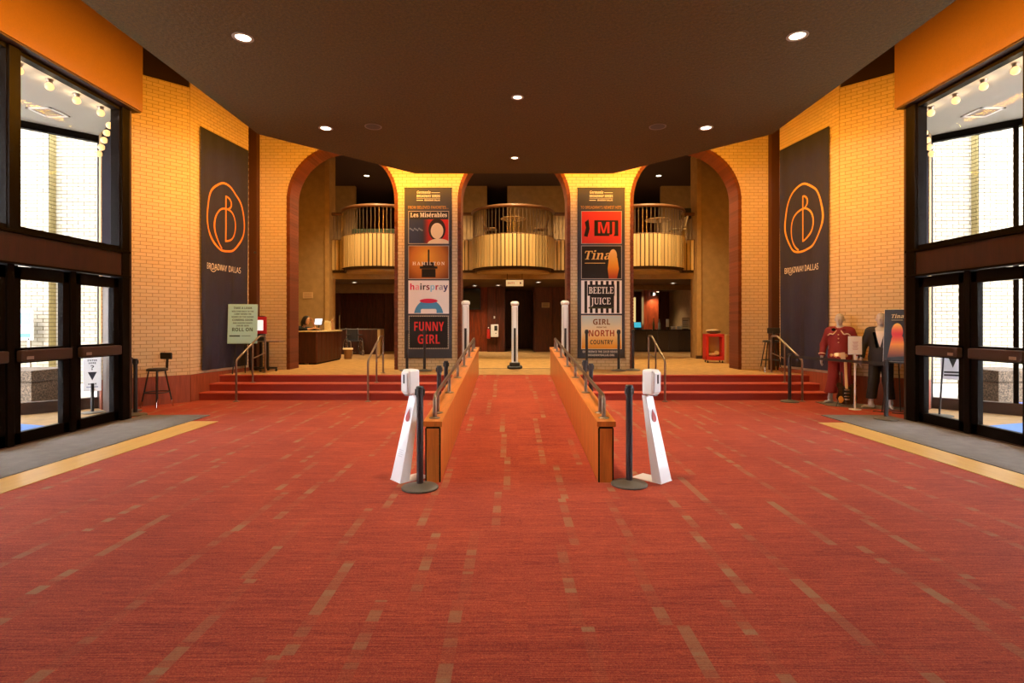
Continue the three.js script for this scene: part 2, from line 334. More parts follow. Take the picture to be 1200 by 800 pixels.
// ---------- arcade ----------
const ARCH = [{ c: -4.15, R: 1.34 }, { c: 0, R: 1.36 }, { c: 4.15, R: 1.34 }], SPR = 4.55, AD = 13.2, AT = 0.52;
const arc = struct('wall_arcade', 'brick arcade wall pierced by three tall arches', 'wall');
{
  const s = new THREE.Shape(); s.moveTo(-7.2, PF - 0.02);
  for (const { c, R } of ARCH) { s.lineTo(c - R, PF - 0.02); s.lineTo(c - R, SPR); s.absarc(c, SPR, R, Math.PI, 0, true); s.lineTo(c + R, PF - 0.02); }
  s.lineTo(7.2, PF - 0.02); s.lineTo(7.2, TOP); s.lineTo(-7.2, TOP); s.closePath();
  const g = new THREE.ExtrudeGeometry(s, { depth: AT, bevelEnabled: false, curveSegments: 40 }); g.translate(0, 0, -AD - AT);
  obj('wall_core', metreUV(g), M.mortar, arc);
  const free = (y) => {
    const out = []; let at = -6.4;
    for (const { c, R } of ARCH) { const h = y < SPR ? R : y < SPR + R ? Math.sqrt(R * R - (y - SPR) ** 2) : 0; if (h > 0) { out.push([at, c - h]); at = c + h; } }
    out.push([at, 6.4]); return out.map(([a, b]) => [a + 6.4, b + 6.4]);
  };
  brickwork(arc, [-6.4, AD], [6.4, AD], PF, 6.6, { bl: 0.2, bh: 0.075, single: 300, segs: free, proud: 0.006, seen: (u, y) => y < 5.2 });
}
const vous = new THREE.BoxGeometry(0.078, 0.068, AT + 0.03);
ARCH.forEach(({ c, R }, i) => {
  const a = struct('arch_lining', `red-brown brick lining of the ${['left', 'middle', 'right'][i]} arch`, 'arch');
  obj('joint_bed', [bx(c - R - 0.004, c - R + 0.06, PF, SPR, AD - 0.006, AD + AT + 0.006), bx(c + R + 0.004, c + R - 0.06, PF, SPR, AD - 0.006, AD + AT + 0.006),
    (() => { const s = new THREE.Shape(); s.absarc(c, SPR, R + 0.004, 0, Math.PI, false); s.absarc(c, SPR, R - 0.06, Math.PI, 0, true); return metreUV(new THREE.ExtrudeGeometry(s, { depth: AT + 0.012, bevelEnabled: false, curveSegments: 40 }).translate(0, 0, -AD - AT - 0.006).toNonIndexed()); })()], M.lining[0], a);
  const put = (x, y, ang) => { const q = done(new THREE.Mesh(vous, M.lining[Math.floor(rnd() * 3)])); q.name = 'brick'; q.position.set(x, y, -AD - AT / 2); q.rotation.z = ang; a.add(q); };
  for (let y = PF + 0.037; y < SPR; y += 0.0745) for (const k of [-1, 1]) put(c + k * (R - 0.039), y, 0);
  const n = Math.round(Math.PI * R / 0.076);
  for (let k = 0; k < n; k++) { const t = (k + 0.5) / n * Math.PI; put(c + Math.cos(t) * (R - 0.039), SPR + Math.sin(t) * (R - 0.039), t); }
});

// ---------- ceiling ----------
const CY = 5.03, cp = struct('ceiling', 'dark brown rough plaster ceiling panel with chamfered far corners', 'ceiling');
obj('panel', slab([[-4.7, -3], [4.7, -3], [4.7, 10], [2.29, 12.6], [-2.29, 12.6], [-4.7, 10]], CY, CY + 0.12), M.ceiling, cp);
obj('upper_deck', bx(-10, 10, TOP, TOP + 0.2, -3.2, 26.7), M.upper, cp);
const rear = struct('wall_rear', 'plain tan wall behind the viewer', 'wall');
obj('panel', bx(-9, 9, -0.1, TOP, -3.2, -3), M.tan, rear);

// cove lamps lying on the edges of the ceiling panel, turned to the walls
function cove(p0, p1, I, label) {
  const { n: back, len } = basis(p0, p1), n = back.negate(), t = thing('cove_light', label, 'light', [0, 0, 0], 0, 'cove lamps hidden on the edge of the ceiling panel'), y = CY + 0.2, tilt = -0.85;
  const mid = new THREE.Vector3((p0[0] + p1[0]) / 2, y, -(p0[1] + p1[1]) / 2), dir = n.clone().multiplyScalar(Math.cos(tilt)).add(new THREE.Vector3(0, Math.sin(tilt), 0));
  const place = new THREE.Matrix4().lookAt(mid.clone().add(dir), mid, new THREE.Vector3(0, 1, 0)).setPosition(mid);
  obj('housing', new THREE.BoxGeometry(len, 0.12, 0.05).translate(0, 0, -0.03).applyMatrix4(place), M.blackMetal, t);
  obj('light_diffuser', new THREE.BoxGeometry(len - 0.02, 0.1, 0.004).translate(0, 0, -0.003).applyMatrix4(place), mat(0.4, 0.25, 0.1, 0.6, { emissive: col(...AMBER), emissiveIntensity: 2 }), t);
  rectLight('cove_glow', len - 0.04, 0.1, AMBER, I, mid.clone().addScaledVector(dir, 0.006), mid.clone().addScaledVector(dir, 3));
}
cove([4.66, 9.9], [4.66, -1.5], L.cove, 'long amber cove lamp along the right edge of the ceiling panel');
cove([-4.66, -1.5], [-4.66, 9.9], L.cove, 'long amber cove lamp along the left edge of the ceiling panel');
cove([2.33, 12.52], [4.64, 10.03], L.coveBack * 2.9, 'amber cove lamp on the right chamfered edge of the ceiling panel');
cove([-4.64, 10.03], [-2.33, 12.52], L.coveBack * 2.9, 'amber cove lamp on the left chamfered edge of the ceiling panel');
cove([-2.25, 12.56], [2.25, 12.56], L.coveBack, 'amber cove lamp on the far edge of the ceiling panel');

// recessed lamps
const lampFace = mat(0.9, 0.9, 0.85, 0.5, { emissive: col(1, 0.9, 0.7), emissiveIntensity: 6 }), trimRing = mat(0.35, 0.28, 0.2, 0.5);
function downlight(x, d, y, I, label, r = 0.095, angle = 0.95, group = 'recessed lamps in the brown ceiling', color = WARM) {
  const t = thing('ceiling_light', label, 'light', [x, y, d], 0, group);
  obj('trim_ring', lathe([[r, 0.001], [r + 0.025, -0.002], [r + 0.03, -0.008], [r - 0.004, -0.012], [r - 0.008, 0.001]]), trimRing, t);
  obj('lamp_face', new THREE.CylinderGeometry(r - 0.006, r - 0.006, 0.006, 24).translate(0, -0.002, 0), lampFace, t);
  spot(color, I, V(x, y - 0.03, d), V(x, y - 3, d), angle, 0.8, 4);
}
for (const [x, d, n] of [[-3.33, 6.62, 'near left'], [3.37, 6.58, 'near right'], [-3.36, 9.68, 'far left'], [3.37, 9.66, 'far right']]) downlight(x, d, CY, d > 8 ? L.far : L.down, `lit round recessed lamp ${n} in the brown ceiling`);
for (const [x, d, n] of [[0, 11.4, 'centred at the far edge'], [0.02, 8.36, 'on the middle axis']]) downlight(x, d, CY, L.axis, `small recessed lamp ${n} of the brown ceiling`, 0.07);
for (const [x, d, n] of [[0, 5.3, 'over the foot of the ramp']]) downlight(x, d, CY, x ? L.down : L.axis, `recessed lamp ${n}`);
for (const s of [-1, 1]) {
  const t = thing('ceiling_speaker', `round flush loudspeaker grille in the ceiling ${s < 0 ? 'left' : 'right'} of the middle`, 'speaker', [s * 2.5, CY, 9.6], 0, 'ceiling loudspeakers');
  obj('rim', lathe([[0.13, 0.001], [0.15, -0.004], [0.148, -0.012], [0.128, -0.008]]), mat(0.2, 0.13, 0.07, 0.6), t);
  obj('grille', new THREE.CylinderGeometry(0.13, 0.13, 0.006, 28).translate(0, -0.004, 0), mat(0.1, 0.065, 0.035, 0.8), t);
}

// ---------- entrance glazing, vestibules and the court outside ----------
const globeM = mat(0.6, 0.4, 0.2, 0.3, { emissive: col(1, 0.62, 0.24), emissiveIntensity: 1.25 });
function pane(parent, g) { return obj('pane', g, M.glass, parent); }
for (const s of [-1, 1]) {
  const W = side(s), X0 = 6.34, X1 = 6.46, N = 10, P = 0.98, FAR = s < 0 ? 8.8 : 8.68, JE = s < 0 ? 8.93 : 8.84, VE = -1.3, FE = s < 0 ? 9.05 : 8.91, wb = (a, b, y0, y1, d0, d1, r) => bx(s * a, s * b, y0, y1, d0, d1, r);
  const fa = struct('wall_fascia_' + W, `orange plaster fascia above the ${W} windows`, 'wall');
  obj('fascia', wb(6.18, 6.6, 5.06, TOP, -3, FE), M.fascia, fa);
  obj('soffit_edge', wb(6.2, 6.36, 5.04, 5.062, -3, FE - 0.02), M.frameBrown, fa);
  const nw = struct('wall_near_' + W, `tan wall before the ${W} doors`, 'wall');
  obj('panel', wb(6.35, 6.6, -0.1, TOP, -3, FAR - N * P - 0.06), M.tan, nw);
  const fr = struct('trim_entrance_' + W, `dark bronze entrance framework of the ${W} doors`, 'door frame');
  obj('header_beam', wb(X0 - 0.02, X1, 2.33, 2.7, FAR - N * P, JE, 0.01), M.header, fr);
  obj('header_ledge', [wb(X0 - 0.05, X1, 2.7, 2.74, FAR - N * P, JE, 0.006), wb(X0 - 0.05, X1, 2.31, 2.335, FAR - N * P, JE, 0.006)], M.frame, fr);
  obj('jamb', wb(X0 - 0.04, X1 + 0.04, 0, 5.06, FAR - 0.05, JE, 0.01), M.frame, fr);
  obj('jamb_edge', wb(X0 - 0.045, X0 - 0.02, 0, 5.06, JE - 0.02, JE + 0.02), M.frameBrown, fr);
  for (let k = 1; k <= N; k++) obj('mullion', wb(X0, X1, 0, 2.33, FAR - k * P - 0.05, FAR - k * P + 0.05, 0.008), M.frame, fr);
  obj('sill', wb(X0, X1, 0, 0.02, FAR - N * P, FAR), M.frameBrown, fr);
  for (let k = 0; k < N / 2; k++) {
    const d1 = FAR - 2 * k * P, d0 = d1 - 2 * P;
    const w = struct('window_' + (k + 1) + (s < 0 ? '_left' : '_right'), `tall upper window above the ${W} doors, ${['next to the brick wall', 'second from the brick wall', 'third from the brick wall', 'fourth from the brick wall', 'fifth from the brick wall'][k]}`, 'window');
    obj('frame', [wb(X0, X1, 2.74, 2.8, d0, d1), wb(X0, X1, 4.98, 5.06, d0, d1), wb(X0 - 0.03, X1 + 0.03, 2.74, 5.06, d0 - 0.06, d0 + 0.1), wb(X0, X1, 2.74, 5.06, d1 - 0.07, d1)], M.frame, w);
    pane(w, wb(6.4, 6.402, 2.8, 4.98, d0 + 0.1, d1 - 0.07));
  }
  for (let k = 0; k < N; k++) {
    const d1 = FAR - k * P - 0.055, d0 = FAR - (k + 1) * P + 0.055, a = X0 + 0.02, b = X1 - 0.02;
    const o = struct('door_' + (k + 1) + (s < 0 ? '_left' : '_right'), `glazed entrance door on the ${W}, ${['first', 'second', 'third', 'fourth', 'fifth', 'sixth', 'seventh', 'eighth', 'ninth', 'tenth'][k]} from the brick wall`, 'door');
    obj('door_frame', [wb(a, b, 0.015, 2.29, d0, d0 + 0.105, 0.006), wb(a, b, 0.015, 2.29, d1 - 0.105, d1, 0.006), wb(a, b, 0.015, 0.17, d0, d1, 0.006), wb(a, b, 2.13, 2.29, d0, d1, 0.006), wb(a, b, 1.05, 1.25, d0, d1, 0.006)], M.frame, o);
    const pb = obj('push_bar', wb(X0 - 0.06, a, 1.07, 1.22, d0 + 0.03, d1 - 0.03, 0.02), M.frameBrown, o);
    obj('latch', wb(X0 - 0.067, X0 - 0.055, 1.1, 1.14, d0 + 0.1, d0 + 0.2, 0.004), M.steel, pb);
    pane(o, wb(6.4, 6.402, 0.17, 1.05, d0 + 0.1, d1 - 0.1)); pane(o, wb(6.4, 6.402, 1.25, 2.13, d0 + 0.1, d1 - 0.1));
  }
  // vestibule between inner and outer glazing
  const O0 = [7.74, 10.18], O1 = [9.4, 8.52], O2 = [9.4, VE], VC = 5.05;
  const ve = struct('vestibule_' + W, `entrance vestibule behind the ${W} doors`, 'vestibule');
  const poly = [[6.46, VE], [9.5, VE], [9.5, 8.55], [7.8, 10.25], [6.46, 8.9]].map(([x, d]) => [s * x, d]);
  obj('vestibule_floor', slab(poly, -0.08, 0), M.vestFloor, ve);
  obj('vestibule_ceiling', slab(poly, VC, VC + 0.3), M.vestCeil, ve);
  obj('vestibule_side', wb(6.5, 9.5, -0.05, VC + 0.3, VE - 0.2, VE), M.tan, ve);
  const eq = seg(s, O0, [6.47, 8.87]);
  obj('end_wall', panel(...eq, -0.02, TOP, 0.12), M.frameBrown, ve);
  obj('end_glass', panel(...eq, 2.6, 5.0, 0.01, 0.012), M.darkGlass, ve);
  obj('end_glass_low', (() => { const { len, m } = basis(...eq), u = s < 0 ? [len - 0.78, len - 0.5] : [0.5, 0.78]; return metreUV(new THREE.BoxGeometry(u[1] - u[0], 0.95, 0.01).translate((u[0] + u[1]) / 2, 1.7, 0.012).toNonIndexed()).applyMatrix4(m); })(), M.darkGlass, ve);
  const og = struct('window_outer_' + W, `outer glass screen of the ${W} vestibule`, 'window');
  const run = (A, B, n) => {
    const q = seg(s, A, B), { len, m } = basis(...q), put = (u0, u1, y0, y1, t = 0.1) => metreUV(new THREE.BoxGeometry(u1 - u0, y1 - y0, t).translate((u0 + u1) / 2, (y0 + y1) / 2, 0).toNonIndexed()).applyMatrix4(m);
    obj('sill', put(0, len, 0, 0.2, 0.14), M.frameBrown, og); obj('head', put(0, len, 4.93, 5.05), M.frame, og); obj('transom', put(0, len, 2.42, 2.54), M.frame, og);
    for (let k = 0; k <= n; k++) obj('mullion', put(Math.max(0, len * k / n - 0.035), Math.min(len, len * k / n + 0.035), 0, 5.05), M.frame, og);
    for (let k = 0; k < n; k++) { obj('pane', put(len * k / n + 0.035, len * (k + 1) / n - 0.035, 0.2, 2.42, 0.004), M.glass, og); obj('pane', put(len * k / n + 0.035, len * (k + 1) / n - 0.035, 2.54, 4.93, 0.004), M.glass, og); }
  };
  run(O1, O0, 2); run(O2, O1, 8);
  // bare globe lamps under the vestibule ceiling
  for (let k = 0; k < 8; k++) {
    const d = 8.79 - 0.49 * k, t = thing('globe_light', `bare globe bulb in the ${W} vestibule, ${['nearest its far end', 'second from its far end', 'third from its far end', 'fourth from its far end', 'fifth from its far end', 'sixth from its far end', 'seventh from its far end', 'eighth from its far end'][k]}`, 'light', [s * 6.68, VC, d], 0, 'globe bulbs in the vestibules');
    obj('socket', cyl(0.035, 0.045, 0.05, 0, -0.05, 0, 14), M.steel, t);
    obj('light_globe', ball(0.055, 0, -0.1, 0), globeM, t);
    const pl = new THREE.PointLight(col(1, 0.7, 0.38), L.globe, 0, 2); pl.position.set(s * 6.68, VC - 0.105, -d); pl.castShadow = true; pl.name = 'globe_glow'; scene.add(pl);
  }
  for (let k = 0; k < 5; k++) {  // added globes stand in for the ceiling row mirrored in the end wall
    const f = k / 4, x = 6.78 + 0.72 * f, d = 9.12 + 0.72 * f, y = 4.87 - 0.25 * f, t = thing('globe_light', `added globe for a mirrored bulb on the ${W} vestibule end wall, ${['highest', 'second', 'third', 'fourth', 'lowest'][k]} of five`, 'light', [s * x, y, d], s * 0.785, 'globe bulbs in the vestibules');
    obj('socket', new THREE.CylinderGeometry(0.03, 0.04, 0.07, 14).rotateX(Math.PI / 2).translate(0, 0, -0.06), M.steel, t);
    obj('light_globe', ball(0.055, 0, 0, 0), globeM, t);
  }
  const vt = thing('ceiling_vent', `rectangular air vent in the ${W} vestibule ceiling`, 'vent', [s * 7.7, VC, 9.0], 0, 'vestibule ceiling vents');
  obj('frame', [bx(-0.2, 0.2, -0.015, 0, -0.2, -0.16), bx(-0.2, 0.2, -0.015, 0, 0.16, 0.2), bx(-0.2, -0.16, -0.015, 0, -0.2, 0.2), bx(0.16, 0.2, -0.015, 0, -0.2, 0.2)], M.white, vt);
  obj('backing', bx(-0.16, 0.16, -0.003, 0, -0.16, 0.16), M.black, vt);
  for (let k = 0; k < 6; k++) obj('slat', bx(-0.16, 0.16, -0.012, -0.006, -0.15 + k * 0.055, -0.12 + k * 0.055), mat(0.3, 0.28, 0.26, 0.6), vt);
  obj('floor_mat', slab([[7.15, 6.6], [8.6, 6.6], [8.6, 8.75], [7.15, 8.3]].map(([x, d]) => [s * x, d]), 0, 0.01), M.blueMat);
  tag(scene.children.at(-1), `blue mat on the ${W} vestibule floor`, 'mat');
  // court outside: ground and brick walls
  const gr = struct('ground_' + W, `pale paving of the ${W} court`, 'ground');
  obj('paving', bx(s * 6.6, s * 40, -0.3, -0.02, -14, 20), M.concrete, gr);
  const ow = struct('wall_court_' + W, `sunlit pale brick building across the ${W} court`, 'wall');
  const tints = [[0.3, 0.27, 0.21], [0.32, 0.29, 0.23], [0.28, 0.25, 0.185]], face = (A, B, b, tt = tints) => { const q = seg(s, A, B); obj('wall_core', panel(...q, -0.02, 10, 0.3), mat(0.13, 0.085, 0.03, 0.95), ow); brickwork(ow, ...q, 0, 8.6, { bl: 0.3, bh: 0.1, joint: 0.014, single: b, tint: tt, proud: 0.01 }); };
  face([12.15, 14.5], [7.3, 14.5], 0); face([12.15, 14.28], [12.15, 14.5], 0, [[0.36, 0.29, 0.12]]); face([21, 14.28], [12.15, 14.28], 0);  // return bricks tinted yellower, the look of that shaded face put into colour
  const plt = thing('concrete_planter', `square exposed-aggregate planter outside the ${W} vestibule`, 'planter', [s * 9.75, -0.02, 10.95]);
  obj('body', [bx(-0.48, 0.48, 0, 0.44, -0.48, 0.48, 0.01), bx(-0.46, 0.46, 0.44, 0.47, -0.46, 0.46)], M.stone, plt);
  obj('rim', bx(-0.5, 0.5, 0.47, 0.68, -0.5, 0.5, 0.015), M.stone, plt);
}
{
  const t = thing('court_sign', 'white court sign with blue and green bands behind the left doors', 'sign', [-12.7, 0, 13.9]);
  obj('sign_board', bx(-0.45, 0.45, 1.15, 1.95, 0, 0.04), mat(0.85, 0.85, 0.9, 0.6), t);
  obj('blue_field', bx(-0.4, 0.4, 1.55, 1.85, -0.006, 0.002), mat(0.12, 0.25, 0.72, 0.6), t); obj('red_band', bx(-0.4, 0.4, 1.48, 1.53, -0.006, 0.002), mat(0.7, 0.15, 0.3, 0.6), t); obj('green_band', bx(-0.4, 0.4, 1.22, 1.32, -0.006, 0.002), mat(0.05, 0.5, 0.4, 0.6), t);
  for (const x of [-0.35, 0.35]) obj('post', bx(x - 0.03, x + 0.03, -0.02, 1.2, 0.0, 0.05), M.steel, t);
  const r = new THREE.CapsuleGeometry(0.09, 0.7, 6, 18).rotateZ(Math.PI / 2);
  obj('blue_bolster', r.translate(9.35, 0.07, -9.75), mat(0.04, 0.09, 0.5, 0.7)); tag(scene.children.at(-1), 'blue rolled bolster lying in front of the right planter', 'bolster');
}

// ---------- hall beyond the arches ----------
const BD = 17.6, MF = 4.1, BR = 1.32;              // balcony line, mezzanine floor, radius of its three bays
const path = (() => {                              // plan of the balcony front: [x, d, nx, nd] at even steps
  const raw = []; const line = (x0, x1) => { const n = Math.round((x1 - x0) / 0.02); for (let i = 0; i < n; i++) raw.push([x0 + (x1 - x0) * i / n, BD, 0, -1]); };
  let x = -5.87;
  for (const c of [-4.15, 0, 4.15]) { line(x, c - BR); for (let i = 0; i < 200; i++) { const t = Math.PI * (1 - i / 200); raw.push([c + BR * Math.cos(t), BD - BR * Math.sin(t), Math.cos(t), -Math.sin(t)]); } x = c + BR; }
  line(x, 5.87); raw.push([5.87, BD, 0, -1]); return raw;
})();
function along(step) {
  const out = []; let acc = step / 2;
  for (let i = 1; i < path.length; i++) { const l = Math.hypot(path[i][0] - path[i - 1][0], path[i][1] - path[i - 1][1]); acc += l; if (acc >= step) { acc -= step; out.push(path[i]); } }
  return out;
}
const hw = struct('wall_hall', 'tan side and end walls of the hall beyond the arches', 'wall');
for (const s of [-1, 1]) {
  obj('side_wall', bx(s * 7.2, s * 7.5, 0.3, TOP, 13.3, 26.5), M.tan, hw);
  obj('return_wall', bx(s * 5.98, s * 7.2, PF, TOP, 17.45, 17.7), M.tan, hw);
  obj('wall_end', bx(s * 5.85, s * 6.0, PF, TOP, 17.38, 18.0, 0.01), mat(0.72, 0.68, 0.6, 0.8, { map: plasterTex }), hw);
  obj('baseboard', bx(s * 5.84, s * 7.2, PF, PF + 0.1, 17.37, 17.46), M.frameBrown, hw);
}
obj('end_wall', bx(-7.5, 7.5, 0.3, TOP, 26.3, 26.5), M.woodDark, hw);
const mz = struct('mezzanine', 'mezzanine floor with three rounded bays', 'balcony floor');
const off = (o) => path.map(([x, d, nx, nd]) => [x + nx * o, d + nd * o]);
obj('floor_slab', slab([...off(-0.03), [5.87, 22], [-5.87, 22]], 3.4, MF), M.tan, mz);
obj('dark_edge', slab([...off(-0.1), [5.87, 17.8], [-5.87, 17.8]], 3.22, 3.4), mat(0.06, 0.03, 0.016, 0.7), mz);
obj('bay_soffit', slab([...off(-0.16), [5.87, 17.85], [-5.87, 17.85]], 3.17, 3.22), M.tan, mz);
obj('bulkhead', bx(-5.87, 5.87, 3.03, 3.25, BD + 0.12, BD + 0.3), M.tan, mz);
obj('hall_ceiling', bx(-7.4, 7.4, 3.04, 3.3, BD + 0.3, 26.4), mat(0.09, 0.05, 0.03, 0.9), mz);
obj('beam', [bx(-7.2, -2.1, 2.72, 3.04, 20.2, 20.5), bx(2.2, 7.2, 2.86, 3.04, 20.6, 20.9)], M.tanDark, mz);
const ba = struct('balcony_front', 'rounded balcony front of upright timber slats with a brown handrail', 'balcony');
const slatG = new THREE.BoxGeometry(0.088, 0.96, 0.03), postG = new THREE.BoxGeometry(0.02, 0.86, 0.02);
obj('slat_backing', (() => { const g = new THREE.BufferGeometry(), p = [], q = off(-0.02); for (let i = 1; i < q.length; i++) { const [a, b] = [q[i - 1], q[i]]; p.push(a[0], 3.32, -a[1], b[0], 3.32, -b[1], b[0], 4.24, -b[1], a[0], 3.32, -a[1], b[0], 4.24, -b[1], a[0], 4.24, -a[1]); } g.setAttribute('position', new THREE.Float32BufferAttribute(p, 3)); g.computeVertexNormals(); return metreUV(g); })(), mat(0.12, 0.07, 0.03, 0.8), ba);
along(0.121).forEach(([x, d, nx, nd], i) => {
  const turn = Math.atan2(nx, -nd), q = done(new THREE.Mesh(slatG, M.slat[Math.floor(rnd() * 3)])); q.name = 'slat'; q.position.set(x, 3.78, -d); q.rotation.y = turn; ba.add(q);
  const b = done(new THREE.Mesh(postG, M.bronze)); b.name = 'baluster'; b.position.set(x - nx * 0.03, 4.68, -d + nd * 0.03); b.rotation.y = turn; ba.add(b);
});
const curve = (o, y) => new THREE.CatmullRomCurve3(off(o).filter((_, i, a) => i % 5 === 0 || i === a.length - 1).map(([x, d]) => V(x, y, d)));
obj('handrail', new THREE.TubeGeometry(curve(-0.03, 5.11), 500, 0.055, 8), M.railWood, ba);
obj('slat_cap', new THREE.TubeGeometry(curve(-0.01, 4.265), 500, 0.022, 6), M.railWood, ba);
const mw = struct('wall_mezzanine', 'tan mezzanine back wall with three dark doorways', 'wall');
{
  let x = -7.3; const open = [[-6.26, -4.35], [-1.02, -0.21], [4.35, 5.91]];
  for (const [a, b] of open) { obj('panel', bx(x, a, MF, TOP, 21.7, 21.9), M.tan, mw); x = b; }
  obj('panel', bx(x, 7.3, MF, TOP, 21.7, 21.9), M.tan, mw);
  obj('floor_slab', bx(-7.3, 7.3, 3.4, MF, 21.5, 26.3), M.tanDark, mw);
}
// lower back walls
const lw = struct('wall_hall_lower', 'dark timber panelled wall at the back of the hall', 'wall');
{
  const boards = (x0, x1, d, m, w = 0.3) => { const n = Math.max(1, Math.round((x1 - x0) / w)); for (let k = 0; k < n; k++) obj('panel', bx(x0 + (x1 - x0) * k / n + 0.006, x0 + (x1 - x0) * (k + 1) / n - 0.006, PF, 3.06, d, d + 0.05, 0.006), m, lw); obj('backing', bx(x0, x1, PF, 3.06, d + 0.03, d + 0.12), M.black, lw); };
  boards(-7.2, -2.1, 22.0, M.woodDark, 0.35); boards(-2.1, -1.0, 21.95, M.woodRed, 0.28); boards(-1.0, -0.3, 21.7, M.woodDark, 0.35);
  obj('passage_back', bx(-0.35, 0.9, PF, 3.06, 24.4, 24.5), M.woodDark, lw); obj('passage_side', [bx(-0.4, -0.3, PF, 3.06, 21.9, 24.4), bx(0.85, 0.95, PF, 3.06, 21.9, 24.4)], M.woodDark, lw);
  boards(0.9, 2.3, 21.8, M.woodDark, 0.7); boards(2.3, 4.4, 22.0, M.woodDark, 0.35);
  const bw = struct('wall_bar', 'dark timber wall behind the bar', 'wall');
  for (let k = 0; k < 7; k++) obj('panel', bx(4.4 + k * 0.4 + 0.006, 4.8 + k * 0.4 - 0.006, PF, 3.06, 25, 25.05, 0.006), M.woodDark, bw);
  obj('backing', bx(4.4, 7.2, PF, 3.06, 25.03, 25.1), M.black, bw);
  const bp = struct('wall_bar_pier', 'dark timber pier left of the bar', 'wall'); obj('pier', bx(4.25, 4.4, PF, 3.06, 22.12, 25), M.woodDark, bp);
}
for (const [x, d, n] of [[-5.6, 19.3, 'over the wheelchair'], [-6.1, 18.5, 'above the reception desk'], [-1.45, 20.9, 'beside the wall screen'], [-0.55, 20.7, 'before the dark passage'], [5.75, 19.6, 'over the bar front'], [5.3, 22.9, 'over the bar counter'], [6.2, 23.2, 'at the back of the bar'], [0.9, 19.2, 'under the middle balcony']])
  downlight(x, d, 3.035, L.under, `small recessed lamp ${n} in the low hall ceiling`, 0.085, 1.0, 'recessed lamps in the low hall ceiling');
// wide lamps in the high ceiling between arcade and balcony
for (const x of [-4.15, 0, 4.15]) downlight(x, 15.1, TOP, L.hall, `high ceiling lamp above the ${x < 0 ? 'left' : x > 0 ? 'right' : 'middle'} balcony bay`, 0.13, 0.95, 'high lamps between arcade and balcony', [1, 0.74, 0.36]);
for (const x of [-5.4, -2.2, 2.2, 5.4]) downlight(x, 20.2, TOP, 70, `high lamp over the mezzanine, ${x < -3 ? 'far left' : x < 0 ? 'left of the middle' : x < 3 ? 'right of the middle' : 'far right'}`, 0.1, 1.0, 'high lamps over the mezzanine', [1, 0.72, 0.42]);

// mezzanine furniture
function cafeTable(x, d, label) {
  const t = thing('cafe_table', label, 'table', [x, MF, d], 0, 'round tables on the balcony');
  obj('tabletop', lathe([[0, 0.75], [0.38, 0.75], [0.4, 0.735], [0.38, 0.715], [0, 0.715]]), mat(0.45, 0.25, 0.1, 0.4), t);
  obj('column', cyl(0.035, 0.035, 0.7, 0, 0.02, 0), M.steel, t); obj('base', lathe([[0, 0], [0.24, 0], [0.23, 0.02], [0.05, 0.04], [0, 0.04]]), M.blackMetal, t);
}
function cafeChair(x, d, turn, m, label) {
  const t = thing('cafe_chair', label, 'chair', [x, MF, d], turn, 'chairs on the balcony');
  obj('seat', bx(-0.2, 0.2, 0.42, 0.46, -0.2, 0.2, 0.02), m, t);
  const b = bx(-0.18, 0.18, 0.52, 0.86, -0.015, 0.015, 0.012); b.rotateX(-0.25).translate(0, 0.02, -0.05); obj('backrest', b, m, t);
  for (const [lx, lz] of [[-1, -1], [1, -1], [-1, 1], [1, 1]]) obj('leg', rod(new THREE.Vector3(lx * 0.17, 0.43, lz * 0.17), new THREE.Vector3(lx * 0.2, 0, lz * 0.2), 0.014), M.steel, t);
  for (const q of [-0.17, 0.17]) obj('back_post', rod(new THREE.Vector3(q, 0.44, -0.17), new THREE.Vector3(q, 0.84, -0.27), 0.012), M.steel, t);
}
cafeTable(0.0, 17.0, 'round cafe table on the middle balcony bay'); cafeTable(4.55, 17.2, 'round cafe table on the right balcony bay');
cafeChair(-0.72, 17.15, 1.5, mat(0.4, 0.2, 0.08, 0.5), 'wooden chair left of the middle balcony table'); cafeChair(0.85, 17.2, -1.5, mat(0.36, 0.18, 0.08, 0.5), 'wooden chair right of the middle balcony table');
cafeChair(5.2, 17.25, -1.5, mat(0.75, 0.68, 0.5, 0.5), 'pale chair beside the right balcony table');
{ const t = thing('balcony_bench', 'dark green upholstered bench on the left balcony bay', 'bench', [-4.1, MF, 17.35]); obj('seat', bx(-0.95, 0.95, 0.25, 0.45, -0.25, 0.25, 0.04), mat(0.05, 0.07, 0.04, 0.8), t); obj('base', bx(-0.9, 0.9, 0, 0.25, -0.22, 0.22), M.blackMetal, t); }
{ const t = thing('planter_stand', 'small dark plant stand at the right end of the balcony', 'stand', [5.62, MF, 17.95]); obj('pole', cyl(0.03, 0.03, 0.9), M.whiteMetal, t); obj('foot', cyl(0.14, 0.12, 0.03), M.blackMetal, t); obj('box', bx(-0.15, 0.2, 0.9, 1.25, -0.12, 0.12, 0.02), M.blackMetal, t); }

